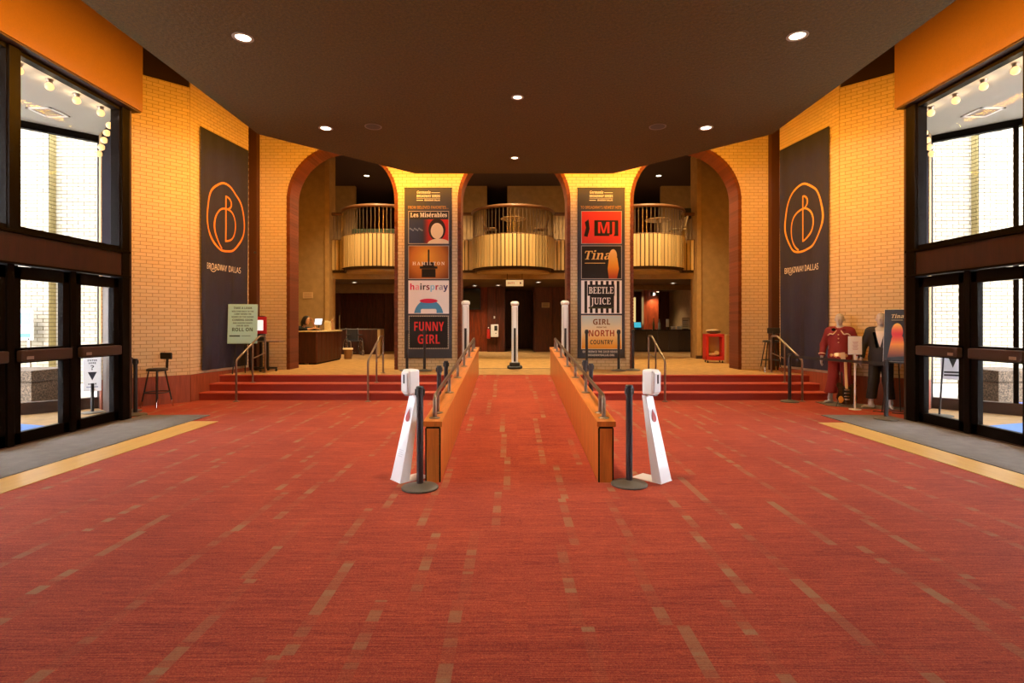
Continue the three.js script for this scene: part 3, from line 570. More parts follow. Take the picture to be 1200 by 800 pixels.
// ---------- security posts in the middle arch ----------
function tower(x, d, label) {
  const t = thing('security_post', label, 'security post', [x, PF, d], 0, 'white security screening posts');
  obj('base', [bx(-0.15, 0.15, 0, 0.07, -0.17, 0.17, 0.03), bx(-0.13, 0.13, 0.06, 0.16, -0.12, 0.12, 0.03), ...[-0.14, 0.14].map((q) => ball(0.05, q, 0.05, -0.06, 1, 1, 1.5))], M.blackMetal, t);
  obj('body', bx(-0.078, 0.078, 0.12, 1.56, -0.075, 0.075, 0.035), M.white, t);
  obj('head', lathe([[0, 1.66], [0.06, 1.655], [0.1, 1.63], [0.105, 1.59], [0.09, 1.55], [0, 1.55]]), M.white, t);
  obj('side_groove', [-0.05, 0.05].map((q) => bx(q - 0.004, q + 0.004, 0.2, 1.5, -0.082, -0.074)), mat(0.4, 0.38, 0.36, 0.5), t);
  obj('front_panel', bx(-0.026, 0.026, 0.18, 1.0, -0.088, -0.07, 0.006), M.blackMetal, t);
}
tower(0.02, 13.42, 'white screening post with a black base in the middle of the ramp head');
tower(-1.15, 12.98, 'white screening post at the left jamb of the middle arch'); tower(1.21, 12.98, 'white screening post at the right jamb of the middle arch');

// hall fittings
{
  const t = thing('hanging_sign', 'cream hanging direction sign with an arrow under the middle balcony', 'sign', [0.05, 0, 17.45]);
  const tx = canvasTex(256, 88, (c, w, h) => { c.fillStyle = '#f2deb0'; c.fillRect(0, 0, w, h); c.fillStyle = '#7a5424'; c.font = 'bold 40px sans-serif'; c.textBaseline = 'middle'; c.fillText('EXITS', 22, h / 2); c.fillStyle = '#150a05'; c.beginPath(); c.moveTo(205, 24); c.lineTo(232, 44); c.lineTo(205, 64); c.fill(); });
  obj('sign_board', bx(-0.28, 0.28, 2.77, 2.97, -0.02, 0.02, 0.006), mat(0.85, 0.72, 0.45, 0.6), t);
  obj('added_glow_face', new THREE.PlaneGeometry(0.55, 0.19).translate(0, 2.87, 0.0215), mat(1, 1, 1, 0.6, { map: tx, emissive: col(0.55, 0.5, 0.42), emissiveMap: tx }), t);  // glow added to the face, which would be dim under the balcony
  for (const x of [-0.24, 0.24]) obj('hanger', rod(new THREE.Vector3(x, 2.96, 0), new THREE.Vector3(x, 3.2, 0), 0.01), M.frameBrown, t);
  const s2 = thing('wall_plate', 'small brass plate on the dark doors right of the passage', 'sign', [1.32, 0, 21.8]);
  obj('sign_board', bx(-0.16, 0.16, 2.22, 2.42, -0.025, 0.0, 0.004), mat(0.55, 0.4, 0.2, 0.5), s2); obj('line', [0, 1, 2].map((k) => bx(-0.11, 0.11, 2.26 + k * 0.05, 2.28 + k * 0.05, -0.028, -0.02)), mat(0.2, 0.12, 0.05, 0.6), s2);
  const a = thing('first_aid_cabinet', 'white emergency wall cabinet with red extinguisher beside the dark passage', 'cabinet', [-0.72, 0, 21.68]);
  obj('body', bx(-0.14, 0.16, 1.05, 1.55, -0.12, 0.0, 0.02), M.white, a); obj('window', bx(0.0, 0.12, 1.3, 1.5, -0.125, -0.11), M.blackMetal, a); obj('knob', ball(0.02, 0.06, 1.2, -0.125), M.blackMetal, a);
  const ex = thing('fire_extinguisher', 'red fire extinguisher hung left of the white wall cabinet', 'extinguisher', [-0.95, 0, 21.62]);
  obj('cylinder', lathe([[0, 0.98], [0.06, 0.99], [0.07, 1.02], [0.07, 1.3], [0.045, 1.36], [0.02, 1.38], [0, 1.38]]), mat(0.6, 0.03, 0.02, 0.35), ex); obj('valve', bx(-0.02, 0.02, 1.37, 1.45, -0.05, 0.03, 0.008), M.blackMetal, ex); obj('gauge', ball(0.025, 0, 1.42, -0.06), M.white, ex); obj('hose', pipe([new THREE.Vector3(0, 1.4, 0.04), new THREE.Vector3(0.07, 1.38, 0.06), new THREE.Vector3(0.08, 1.1, 0.06)], 0.012), M.blackMetal, ex);
  const dt = thing('wall_alarm', 'small white alarm strobe above the emergency cabinet', 'alarm', [-0.72, 0, 21.7]); obj('body', bx(-0.03, 0.03, 1.78, 1.88, -0.06, 0, 0.015), M.white, dt); obj('lens', ball(0.02, 0, 1.83, -0.06), M.whiteMetal, dt);
  const tv = thing('wall_screen', 'dark switched-off screen on the orange timber panel', 'screen', [-1.62, 0, 21.9]);
  obj('frame', bx(-0.36, 0.34, 2.14, 3.0, -0.06, -0.01, 0.01), M.blackMetal, tv); obj('display', bx(-0.33, 0.31, 2.18, 2.97, -0.064, -0.055), mat(0.01, 0.008, 0.008, 0.15), tv);
  const ps = thing('paper_notice', 'pinkish paper notice on the tan wall above the desk', 'notice', [-6.55, 0, 17.44]); obj('paper', bx(-0.16, 0.16, 2.38, 2.58, -0.012, 0, 0.002), mat(0.6, 0.42, 0.25, 0.8), ps); obj('print', [0, 1, 2].map((k) => bx(-0.12, 0.12, 2.42 + 0.05 * k, 2.435 + 0.05 * k, -0.014, -0.01)), mat(0.35, 0.2, 0.1, 0.8), ps);
  const sc = thing('security_camera', 'small dome security camera at the left corner strip', 'camera', [-6.2, 3.27, 13.08]);
  obj('bracket', bx(-0.05, 0.03, -0.03, 0.03, 0.02, 0.14, 0.01), M.white, sc); obj('body', ball(0.06, 0.0, 0, 0), M.white, sc); obj('lens', ball(0.032, 0.02, -0.005, -0.045), M.blackMetal, sc);
}
// reception desk
{
  const t = thing('reception_desk', 'dark panelled reception desk inside the left arch', 'desk', [-5.75, PF, 15.92]);
  obj('body', [bx(0.14, 0.4, 0.04, 0.88, -1.08, 1.08, 0.01), bx(-0.45, 0.16, 0.04, 0.88, -1.08, -0.95, 0.01)], mat(0.35, 0.33, 0.3, 0.5, { map: M.woodDark.map }), t);
  for (let k = 0; k < 6; k++) obj('panel', bx(0.39, 0.41, 0.08, 0.86, -1.06 + k * 0.353, -0.73 + k * 0.353, 0.006), mat(0.3, 0.28, 0.26, 0.5, { map: M.woodDark.map }), t);
  for (let k = 0; k < 2; k++) obj('panel', bx(-0.44 + k * 0.42, -0.04 + k * 0.42, 0.08, 0.86, -1.095, -1.07, 0.006), mat(0.2, 0.18, 0.17, 0.5, { map: M.woodDark.map }), t);
  obj('plinth', [bx(0.17, 0.37, 0, 0.05, -1.05, 1.05), bx(-0.42, 0.05, 0, 0.05, -1.06, -0.97)], M.black, t);
  obj('countertop', [bx(-0.06, 0.43, 0.88, 0.915, -1.1, 1.1, 0.01), bx(-0.47, -0.05, 0.88, 0.915, -1.1, -0.93, 0.01)], mat(0.72, 0.58, 0.36, 0.4), t);
  const DT = PF + 0.915;
  const mo = thing('desk_monitor', 'tilted white-lit monitor on the reception desk', 'monitor', [-5.62, DT, 15.75], -0.25);
  obj('foot', bx(-0.08, 0.08, 0, 0.015, -0.06, 0.06, 0.006), M.blackMetal, mo); obj('stem', rod(new THREE.Vector3(0, 0.01, 0), new THREE.Vector3(0, 0.2, -0.03), 0.015), M.blackMetal, mo);
  const sc = bx(-0.13, 0.13, -0.09, 0.11, -0.012, 0.012, 0.008).rotateX(-0.3).translate(0, 0.24, 0); obj('case', sc, M.blackMetal, mo);
  obj('screen', bx(-0.118, 0.118, -0.08, 0.1, -0.016, -0.011).rotateX(-0.3).translate(0, 0.24, 0), mat(0.6, 0.6, 0.65, 0.3, { emissive: col(0.8, 0.85, 1), emissiveIntensity: 1.0 }), mo);
  for (const [x, d, h, n] of [[-5.52, 16.15, 0.24, 'taller cream leaflet holder beside the desk monitor'], [-5.52, 16.36, 0.22, 'second cream leaflet holder near the clear screen']]) { const l = thing('leaflet_holder', n, 'leaflet holder', [x, DT, d], 0, 'leaflet holders on the reception desk'); obj('holder', bx(-0.06, 0.06, 0, h, -0.04, 0.04, 0.006), mat(0.75, 0.62, 0.38, 0.6), l); obj('leaflet', bx(-0.05, 0.05, h - 0.02, h + 0.05, -0.025, 0.02), mat(0.8, 0.75, 0.62, 0.7), l); }
  const sg = thing('clear_screen', 'upright clear acrylic screen at the far end of the desk', 'screen', [-5.4, DT, 16.76]);
  obj('pane', bx(-0.02, -0.014, 0.02, 0.45, -0.28, 0.28), M.glass, sg); obj('edge', [bx(-0.024, -0.01, 0, 0.46, -0.29, -0.275), bx(-0.024, -0.01, 0, 0.46, 0.275, 0.29), bx(-0.03, 0.0, 0, 0.02, -0.29, 0.29)], mat(0.4, 0.3, 0.2, 0.4), sg);
  const bo = thing('stand_in_bottle', 'brown pump bottle standing in for an unclear figure behind the clear acrylic screen', 'bottle', [-5.58, DT, 16.8]);  // added bottle in place of what seems a second seated person
  obj('bottle_body', lathe([[0, 0], [0.07, 0], [0.075, 0.02], [0.075, 0.18], [0.03, 0.24], [0.025, 0.28], [0, 0.28]]), mat(0.4, 0.2, 0.12, 0.4), bo); obj('pump', [rod(new THREE.Vector3(0, 0.28, 0), new THREE.Vector3(0, 0.33, 0), 0.01), bx(-0.015, 0.06, 0.32, 0.345, -0.015, 0.015, 0.006)], mat(0.75, 0.5, 0.35, 0.5), bo);
  const wb = thing('waste_basket', 'tapered brown waste basket at the end of the reception desk', 'basket', [-5.2, PF, 17.2]);
  obj('bin_body', lathe([[0, 0], [0.11, 0], [0.14, 0.33], [0.15, 0.335], [0.14, 0.345], [0.13, 0.33], [0.105, 0.02], [0, 0.02]]), mat(0.3, 0.17, 0.08, 0.7), wb); obj('liner', lathe([[0.125, 0.3], [0.152, 0.35], [0.156, 0.3]]), mat(0.7, 0.55, 0.35, 0.6), wb);
  const bc = thing('back_counter', 'dark rear counter with a pale end panel behind the wheelchair', 'counter', [-5.55, PF, 20.2]);
  obj('body', bx(-0.75, 0.62, 0, 0.9, -0.3, 0.3, 0.01), mat(0.2, 0.15, 0.13, 0.5, { map: M.woodDark.map }), bc); obj('end_panel', bx(0.62, 0.72, 0, 0.9, -0.31, 0.3), mat(0.5, 0.34, 0.16, 0.5), bc); obj('countertop', bx(-0.77, 0.72, 0.9, 0.93, -0.32, 0.32, 0.01), mat(0.16, 0.15, 0.14, 0.3), bc);
  const w = thing('wheelchair', 'folded black wheelchair parked beside the rear counter', 'wheelchair', [-5.6, PF, 19.3], 0.6);
  obj('seat', bx(-0.2, 0.2, 0.48, 0.52, -0.2, 0.2, 0.015), M.blackMetal, w); obj('backrest', bx(-0.2, 0.2, 0.52, 0.92, 0.18, 0.22, 0.015), M.blackMetal, w);
  for (const s of [-1, 1]) {
    const wh = obj('wheel', new THREE.TorusGeometry(0.29, 0.018, 8, 32).rotateY(Math.PI / 2).translate(s * 0.26, 0.31, -0.08), M.blackMetal, w);
    obj('push_rim', new THREE.TorusGeometry(0.25, 0.008, 6, 32).rotateY(Math.PI / 2).translate(s * 0.285, 0.31, -0.08), M.chrome, wh); obj('spokes', [0, 1, 2, 3].map((k) => rod(new THREE.Vector3(s * 0.26, 0.31 + 0.28 * Math.sin(k * 0.785), -0.08 + 0.28 * Math.cos(k * 0.785)), new THREE.Vector3(s * 0.26, 0.31 - 0.28 * Math.sin(k * 0.785), -0.08 - 0.28 * Math.cos(k * 0.785)), 0.004)), M.chrome, wh);
    obj('caster', new THREE.TorusGeometry(0.08, 0.02, 8, 20).rotateY(Math.PI / 2).translate(s * 0.2, 0.1, 0.32), M.steel, w);
    obj('side_frame', pipe([new THREE.Vector3(s * 0.21, 0.12, 0.3), new THREE.Vector3(s * 0.21, 0.5, 0.24), new THREE.Vector3(s * 0.21, 0.5, -0.2), new THREE.Vector3(s * 0.21, 0.95, -0.22), new THREE.Vector3(s * 0.21, 0.95, -0.32)], 0.012), M.steel, w);
    obj('armrest', bx(s * 0.18, s * 0.24, 0.7, 0.74, -0.18, 0.18, 0.01), M.blackMetal, w); obj('footrest', bx(s * 0.05, s * 0.2, 0.1, 0.12, -0.42, -0.3, 0.005), M.blackMetal, w);
  }
}
// bar
{
  const t = thing('bar_counter', 'long dark bar counter inside the right arch', 'bar', [5.85, PF, 22.1]);
  for (let k = 0; k < 6; k++) obj('panel', bx(-1.38 + k * 0.44, -0.95 + k * 0.44, 0.06, 0.84, -0.33, -0.3, 0.006), mat(0.06, 0.045, 0.04, 0.5), t);
  obj('body', bx(-1.4, 1.3, 0.0, 0.84, -0.3, 0.3), mat(0.035, 0.026, 0.022, 0.5), t); obj('countertop', bx(-1.42, 1.32, 0.84, 0.89, -0.36, 0.34, 0.01), mat(0.03, 0.025, 0.022, 0.25), t);
  const BT = PF + 0.89;
  const m = thing('till_screen', 'till with a blue-lit screen on the bar', 'till', [5.05, BT, 22.05], 0.3); obj('foot', bx(-0.1, 0.1, 0, 0.06, -0.1, 0.1, 0.01), M.blackMetal, m); obj('case', bx(-0.17, 0.17, 0.06, 0.3, -0.02, 0.03, 0.01).rotateX(-0.15), M.blackMetal, m); obj('screen', bx(-0.155, 0.155, 0.075, 0.285, -0.025, -0.019).rotateX(-0.15), mat(0.05, 0.25, 0.35, 0.3, { emissive: col(0.05, 0.4, 0.5), emissiveIntensity: 1.2 }), m);
  for (const [x, d, c, n] of [[5.95, 22.15, [0.55, 0.7, 0.8], 'tall pale bottle in the middle of the bar'], [5.75, 22.25, [0.1, 0.12, 0.05], 'dark bottle left of the pale bottle'], [6.02, 22.3, [0.12, 0.05, 0.02], 'brown bottle right of the pale bottle']]) { const b = thing('bottle', n, 'bottle', [x, BT, d], 0, 'bottles on the bar'); obj('glass', lathe([[0, 0], [0.045, 0], [0.047, 0.02], [0.047, 0.24], [0.02, 0.32], [0.018, 0.42], [0, 0.42]]), mat(...c, 0.2), b); obj('stopper', cyl(0.02, 0.018, 0.04, 0, 0.42, 0, 12), M.blackMetal, b); }
  const mn = thing('menu_card', 'cream menu card in a stand at the right end of the bar', 'menu', [6.95, BT, 21.95]); obj('card', bx(-0.15, 0.15, 0.03, 0.47, -0.012, 0.012, 0.004), mat(0.72, 0.62, 0.42, 0.7), mn); obj('print', [[0.32, 0.38], [0.24, 0.28], [0.16, 0.2], [0.1, 0.13]].map(([a, b]) => bx(-0.11, 0.11, a, b, -0.014, -0.01)), mat(0.3, 0.25, 0.18, 0.7), mn); obj('stand_foot', bx(-0.1, 0.1, 0, 0.03, -0.05, 0.05, 0.005), M.blackMetal, mn);
  const nt = thing('paper_stand', 'small white upright card behind the bar bottles', 'card', [6.3, BT, 22.2]); obj('card', bx(-0.06, 0.06, 0.1, 0.42, -0.01, 0.01), M.white, nt); obj('stem', bx(-0.02, 0.02, 0, 0.1, -0.03, 0.03, 0.004), M.blackMetal, nt);
  for (let k = 0; k < 4; k++) { const g = thing('cup_stack', `short stack of white cups on the bar, ${['first', 'second', 'third', 'fourth'][k]} from the white card`, 'cups', [6.42 + 0.12 * k, BT, 22.0 + (k % 2) * 0.05], 0, 'cup stacks on the bar'); obj('cups', lathe([[0, 0], [0.04, 0], [0.055, 0.11], [0.06, 0.115], [0.055, 0.12], [0, 0.118]]), M.white, g); obj('rim', lathe([[0.05, 0.1], [0.062, 0.105], [0.062, 0.125], [0.05, 0.12]]), M.white, g); }
  const pi = thing('bar_pillar', 'orange timber pillar behind the bar', 'pillar', [6.0, PF, 23.8]); obj('shaft', bx(-0.32, 0.32, 0, 2.58, -0.2, 0.2, 0.01), M.woodRed, pi); obj('skirting', bx(-0.34, 0.34, 0, 0.12, -0.22, 0.22, 0.006), M.woodDark, pi);
  const lp = thing('bar_light_panel', 'narrow lit yellow panel left of the bar pillar', 'light', [5.42, PF, 24.6]); obj('light_face', bx(-0.13, 0.13, 1.1, 2.3, -0.03, 0.0), mat(0.8, 0.6, 0.3, 0.5, { emissive: col(1, 0.72, 0.28), emissiveIntensity: 0.9 }), lp); obj('frame', bx(-0.15, 0.15, 1.08, 2.32, 0, 0.03), M.frameBrown, lp);
  rectLight('panel_glow', 0.26, 1.2, [1, 0.72, 0.3], 2.5, V(5.42, PF + 1.7, 24.55), V(5.42, PF + 1.7, 20));
  const sh = thing('back_shelf', 'dark shelving unit at the back of the bar', 'shelf', [5.2, PF, 24.6]); obj('body', bx(-0.6, 0.6, 0, 1.05, -0.15, 0.2), M.woodDark, sh); for (const y of [1.35, 1.7]) obj('board', bx(-0.6, 0.05, y, y + 0.03, -0.1, 0.2), M.woodDark, sh);
  for (const [x, n] of [[5.9, 'left'], [6.15, 'right']]) { const s = thing('spot_lamp', `small black track spotlight above the bar, ${n} one`, 'light', [x, 3.04, 23.1], 0, 'track spotlights above the bar'); obj('stem', cyl(0.012, 0.012, 0.12, 0, -0.12, 0), M.blackMetal, s); obj('lamp_head', cyl(0.05, 0.07, 0.16, 0, -0.28, 0).rotateX(0.2), M.blackMetal, s); }
  const so = thing('bar_lamp', 'white ceiling spotlight head shining on the bar pillar', 'light', [6.05, 2.8, 23.45]); obj('lamp_head', lathe([[0, 0.12], [0.07, 0.1], [0.08, 0], [0, -0.02]]), mat(0.8, 0.8, 0.75, 0.4, { emissive: col(1, 0.9, 0.7), emissiveIntensity: 2 }), so); obj('bracket', bx(-0.015, 0.015, 0.1, 0.24, -0.02, 0.02), M.blackMetal, so);
  spot([1, 0.8, 0.5], 4, V(6.05, 2.76, 23.4), V(6.0, 1.4, 23.7), 0.9);
}
// red case and carton in the right arch
{
  const t = thing('display_case', 'red glass-fronted display case on casters in the right arch', 'case', [5.72, PF, 15.6], -0.12), red = mat(0.6, 0.03, 0.035, 0.4);
  obj('frame', [bx(-0.26, -0.18, 0.08, 0.82, -0.2, 0.2, 0.01), bx(0.18, 0.26, 0.08, 0.82, -0.2, 0.2, 0.01), bx(-0.26, 0.26, 0.74, 0.82, -0.2, 0.2, 0.01), bx(-0.26, 0.26, 0.08, 0.18, -0.2, 0.2, 0.01), bx(-0.26, 0.26, 0.1, 0.8, 0.17, 0.2)], red, t);
  obj('pane', bx(-0.18, 0.18, 0.18, 0.74, -0.19, -0.186), M.glass, t); obj('lining', bx(-0.18, 0.18, 0.18, 0.74, 0.1, 0.12), mat(0.5, 0.35, 0.22, 0.8), t); obj('pale_contents', [ball(0.1, -0.05, 0.23, 0.0, 1.5, 0.5, 1), ball(0.07, 0.09, 0.27, 0.03, 1, 1, 1)], M.white, t);
  for (const [a, b] of [[-1, -1], [1, -1], [-1, 1], [1, 1]]) obj('caster', new THREE.CylinderGeometry(0.035, 0.035, 0.025, 14).rotateZ(Math.PI / 2).translate(a * 0.2, 0.036, b * 0.15), M.blackMetal, t);
  const h = thing('folded_bag', 'dark folded bag with pale rim on top of the red case', 'bag', [5.72, PF + 0.822, 15.6]); obj('fabric', [ball(0.17, 0, 0.06, 0, 1.2, 0.35, 0.8)], mat(0.12, 0.08, 0.06, 0.8), h); obj('rim', new THREE.TorusGeometry(0.15, 0.018, 8, 24).rotateX(1.45).translate(-0.04, 0.09, 0), mat(0.7, 0.6, 0.45, 0.7), h);
  const c = thing('cardboard_panel', 'tall flattened cardboard carton leaning beside the red case', 'cardboard', [6.03, PF, 15.25], -0.1); obj('carton', [bx(-0.11, 0.11, 0, 0.8, -0.1, 0.1, 0.004)], mat(0.42, 0.25, 0.11, 0.9), c); obj('flap', bx(-0.11, 0.11, 0.79, 0.81, -0.16, 0.1), mat(0.48, 0.3, 0.14, 0.9), c);
  const r2 = thing('red_cart', 'red trolley mostly hidden behind the right arch jamb', 'cart', [6.5, PF, 15.7]); obj('body', bx(-0.2, 0.2, 0.12, 0.78, -0.2, 0.2, 0.015), red, r2); obj('handle', pipe([V(-0.15, 0.7, -0.21), V(-0.15, 0.75, -0.27), V(0.15, 0.75, -0.27), V(0.15, 0.7, -0.21)], 0.012), M.steel, r2); for (const [a, b] of [[-1, -1], [1, -1], [-1, 1], [1, 1]]) obj('wheel', new THREE.CylinderGeometry(0.055, 0.055, 0.03, 16).rotateZ(Math.PI / 2).translate(a * 0.17, 0.056, b * 0.14), M.blackMetal, r2);
}

// ---------- hanging banners ----------
function emblem(c, x, y, rx, ry, colour, lw) {
  const X = (v) => x + (v - 161) / 111 * rx, Y = (v) => y + (v - 351) / 213 * ry;
  c.strokeStyle = colour; c.lineCap = 'round'; c.lineJoin = 'round'; c.lineWidth = lw * 1.15;
  c.beginPath(); for (let i = 0; i <= 90; i++) { const t = i / 90 * Math.PI * 2 - 2.4, w = 1 + 0.022 * Math.sin(3 * t + 1) + 0.012 * Math.sin(7 * t); const px = X(161 + 111 * w * Math.cos(t)), py = Y(351 + 213 * w * Math.sin(t)); i ? c.lineTo(px, py) : c.moveTo(px, py); } c.stroke();
  c.lineWidth = lw; c.beginPath(); c.moveTo(X(161), Y(495)); c.lineTo(X(161), Y(212)); c.bezierCurveTo(X(200), Y(215), X(200), Y(290), X(161), Y(292)); c.stroke();
  c.beginPath(); c.moveTo(X(161), Y(495)); c.bezierCurveTo(X(238), Y(480), X(240), Y(290), X(161), Y(290)); c.bezierCurveTo(X(80), Y(300), X(70), Y(470), X(135), Y(545)); c.stroke();
}
for (const s of [-1, 1]) {
  const gold = s < 0 ? '#e08a34' : '#dc9a3c';
  const tx = canvasTex(512, 1600, (c, w, h) => {
    c.fillStyle = '#2c2d44'; c.fillRect(0, 0, w, h);
    for (let i = 0; i < 5000; i++) { c.fillStyle = rnd() < 0.5 ? 'rgba(255,255,255,0.015)' : 'rgba(0,0,0,0.03)'; c.fillRect(rnd() * w, rnd() * h, 2, 30); }
    emblem(c, 256, 552, 200, 236, gold, 13);
    c.fillStyle = '#efe6d6'; c.font = '50px sans-serif'; c.textBaseline = 'middle';
    const text = 'BROADWAY DALLAS'; let x = 52; for (const ch of text) { c.save(); c.translate(x, 905); c.scale(0.82, ch === 'D' && x > 300 ? 1.25 : 1.12); c.fillText(ch, 0, 0); c.restore(); x += c.measureText(ch).width * 0.82; }
    c.strokeStyle = '#efe6d6'; c.lineWidth = 4; c.beginPath(); c.arc(122, 912, 26, 0.4, 2.9); c.stroke();
  });
  const q = seg(s, [6.52, 10.96], [6.25, 12.85]), { m, len } = basis(...q), u0 = s < 0 ? 0.24 : len - 1.83, W = 1.59, Y0 = 0.6, Y1 = 5.6;
  const g = new THREE.PlaneGeometry(W, Y1 - Y0, 90, 60), p = g.attributes.position;
  for (let i = 0; i < p.count; i++) {
    const u = p.getX(i) + W / 2, v = (p.getY(i) + (Y1 - Y0) / 2) / (Y1 - Y0), low = 1 - v;
    const fold = (0.004 + 0.014 * low) * Math.sin(u * 15 + 2.2 * fbm(u * 2, v * 2, s + 3, 2)) + 0.012 * fbm(u * 6, v * 5, s, 3) * (0.3 + low);
    const pinch = 0.07 * low * low * (0.5 - u / W);
    p.setXYZ(i, u0 + u + pinch, Y0 + v * (Y1 - Y0), 0.055 + fold);
  }
  g.applyMatrix4(m); g.computeVertexNormals();
  const t = thing('hanging_banner', `tall dark banner with gold circled letter emblem on the ${side(s)} wall`, 'banner', [0, 0, 0], 0, 'tall dark wall banners');
  obj('cloth', g, mat(1, 1, 1, 0.85, { map: tx, side: THREE.DoubleSide }), t);
  const { u } = basis(...q), a = new THREE.Vector3(q[0][0], Y1, -q[0][1]).addScaledVector(u, u0), b = a.clone().addScaledVector(u, W), nn = basis(...q).n.clone().multiplyScalar(0.05);
  obj('top_rod', rod(a.add(nn), b.add(nn), 0.012), M.blackMetal, t);
}
// show banners on the two piers
const posterTex = [
  (c, w, h) => {
    head(c, w, 'FROM BELOVED FAVORITES...');
    frame(c, 41, 246, 439, 355, (g, W, H) => {          // dark blue and red ground with a pale shape
      let q = g.createLinearGradient(0, 0, W, 0); q.addColorStop(0, '#1d2f57'); q.addColorStop(0.35, '#26314f'); q.addColorStop(0.5, '#b01818'); q.addColorStop(1, '#d92a1a'); g.fillStyle = q; g.fillRect(0, 0, W, H);
      g.fillStyle = '#22262f'; g.fillRect(0, 0, W, 90); g.fillStyle = 'rgba(190,210,240,0.5)'; for (let i = 0; i < 9; i++) { g.beginPath(); g.arc(20 + i * 16, 190 + (i % 3) * 9, 9, 0, 7); g.fill(); }
      g.fillStyle = '#2a150f'; g.beginPath(); g.ellipse(310, 200, 92, 118, 0, 0, 7); g.fill(); g.fillStyle = '#ead9b8'; g.beginPath(); g.ellipse(310, 215, 68, 86, 0, 0, 7); g.fill(); g.beginPath(); g.ellipse(330, 360, 125, 62, 0, 0, 7); g.fill();
      g.fillStyle = '#f4efe4'; g.font = 'bold 66px serif'; g.textAlign = 'center'; g.fillText('Les Misérables', W / 2, 66, W - 40);
    });
    frame(c, 41, 619, 439, 361, (g, W, H) => {          // golden ground with a plain dark pedestal shape
      const q = g.createRadialGradient(W * 0.45, H * 0.3, 20, W / 2, H / 2, 290); q.addColorStop(0, '#e8a838'); q.addColorStop(0.6, '#bd701c'); q.addColorStop(1, '#6a300c'); g.fillStyle = q; g.fillRect(0, 0, W, H);
      g.fillStyle = '#1a0f08'; g.fillRect(W / 2 - 62, H * 0.5, 124, 70); g.fillRect(W / 2 - 95, H * 0.62, 190, 26); g.fillRect(W / 2 - 75, H * 0.7, 150, H * 0.25); g.fillRect(W / 2 - 9, H * 0.12, 18, H * 0.4);
      g.fillStyle = '#f7efe0'; g.font = 'bold 48px serif'; g.textAlign = 'center'; g.letterSpacing = '10px'; g.fillText('HAMILTON', W / 2 + 4, H * 0.58, W - 70); g.letterSpacing = '0px';
    });
    frame(c, 41, 995, 439, 359, (g, W, H) => {
      g.fillStyle = '#f1ece9'; g.fillRect(0, 0, W, H); const cs = ['#e0225a', '#f0a0b0', '#1a1a1a', '#333', '#7a1a3a', '#8ec8e8', '#c02a4a', '#b0a8b8', '#2a2a6a'];
      g.font = 'bold 92px sans-serif'; let x = 14; [...'hairspray'].forEach((ch, i) => { g.fillStyle = cs[i]; g.fillText(ch, x, 102); x += g.measureText(ch).width * 0.98; });
      g.fillStyle = '#4a93c4'; g.beginPath(); g.ellipse(W / 2, H + 20, 158, 172, 0, Math.PI, 0); g.fill(); g.fillStyle = '#f1ece9'; g.beginPath(); g.roundRect(W / 2 - 85, H - 52, 170, 60, 16); g.fill(); g.fillStyle = '#d6204e'; g.beginPath(); g.ellipse(W / 2, H - 138, 96, 24, 0, 0, 7); g.fill();
    }, '#f1ece9');
    frame(c, 41, 1372, 439, 365, (g, W, H) => {
      g.fillStyle = '#1b191b'; g.fillRect(0, 0, W, H); g.fillStyle = '#e8dcc4'; for (let x = 8; x < W; x += 15) for (const y of [9, H - 9]) { g.beginPath(); g.arc(x, y, 4.6, 0, 7); g.fill(); } for (let y = 8; y < H; y += 15) for (const x of [9, W - 9]) { g.beginPath(); g.arc(x, y, 4.6, 0, 7); g.fill(); }
      g.fillStyle = '#dc2f2c'; g.textAlign = 'center'; g.font = 'bold 138px sans-serif'; g.fillText('FUNNY', W / 2, 168, W - 110); g.fillText('GIRL', W / 2, 306, W - 190);
    }, '#8a8070');
  },
  (c, w, h) => {
    head(c, w, "TO BROADWAY'S NEWEST HITS");
    frame(c, 41, 246, 439, 355, (g, W, H) => {
      g.fillStyle = '#e2321c'; g.fillRect(0, 0, W, H); g.fillStyle = '#1d1414'; g.fillRect(142, 100, 260, 170); g.fillStyle = '#e2321c'; g.font = 'bold 170px sans-serif'; g.textAlign = 'center'; g.fillText('MJ', 272, 240, 210);
      g.fillStyle = '#1d1414'; g.beginPath(); g.moveTo(40, 120); g.lineTo(80, 90); g.lineTo(92, 190); g.lineTo(70, 280); g.lineTo(30, 270); g.lineTo(52, 180); g.closePath(); g.fill();
    });
    frame(c, 41, 619, 439, 361, (g, W, H) => {
      g.fillStyle = '#1a110f'; g.fillRect(0, 0, W, H); g.fillStyle = '#f1c46a'; g.font = 'italic bold 130px serif'; g.fillText('Tina', 22, 150); g.fillRect(40, 186, 220, 7);
      const q = g.createLinearGradient(0, 40, 0, H); q.addColorStop(0, '#f0c884'); q.addColorStop(0.6, '#e6991c'); q.addColorStop(1, '#b23a12'); g.fillStyle = q; g.beginPath(); g.ellipse(345, 110, 42, 70, 0, 0, 7); g.fill(); g.beginPath(); g.moveTo(300, 130); g.lineTo(390, 130); g.lineTo(408, 250); g.lineTo(385, H); g.lineTo(300, H); g.lineTo(286, 250); g.closePath(); g.fill();
    });
    frame(c, 41, 995, 439, 359, (g, W, H) => {
      g.fillStyle = '#f2efec'; g.fillRect(0, 0, W, H); g.fillStyle = '#0f0d0d'; for (let k = 0; k < 7; k++) g.fillRect(36 + k * 58, 0, 29, H); g.fillRect(70, 46, 290, 120); g.fillRect(100, 160, 230, 130);
      g.fillStyle = '#efe9e2'; g.textAlign = 'center'; g.font = 'bold 100px serif'; g.fillText('BEETLE', W / 2 - 4, 142, 270); g.fillText('JUICE', W / 2 - 4, 258, 210); g.fillStyle = '#3c3a16'; g.fillRect(80, 288, 270, 16);
    }, '#f2efec');
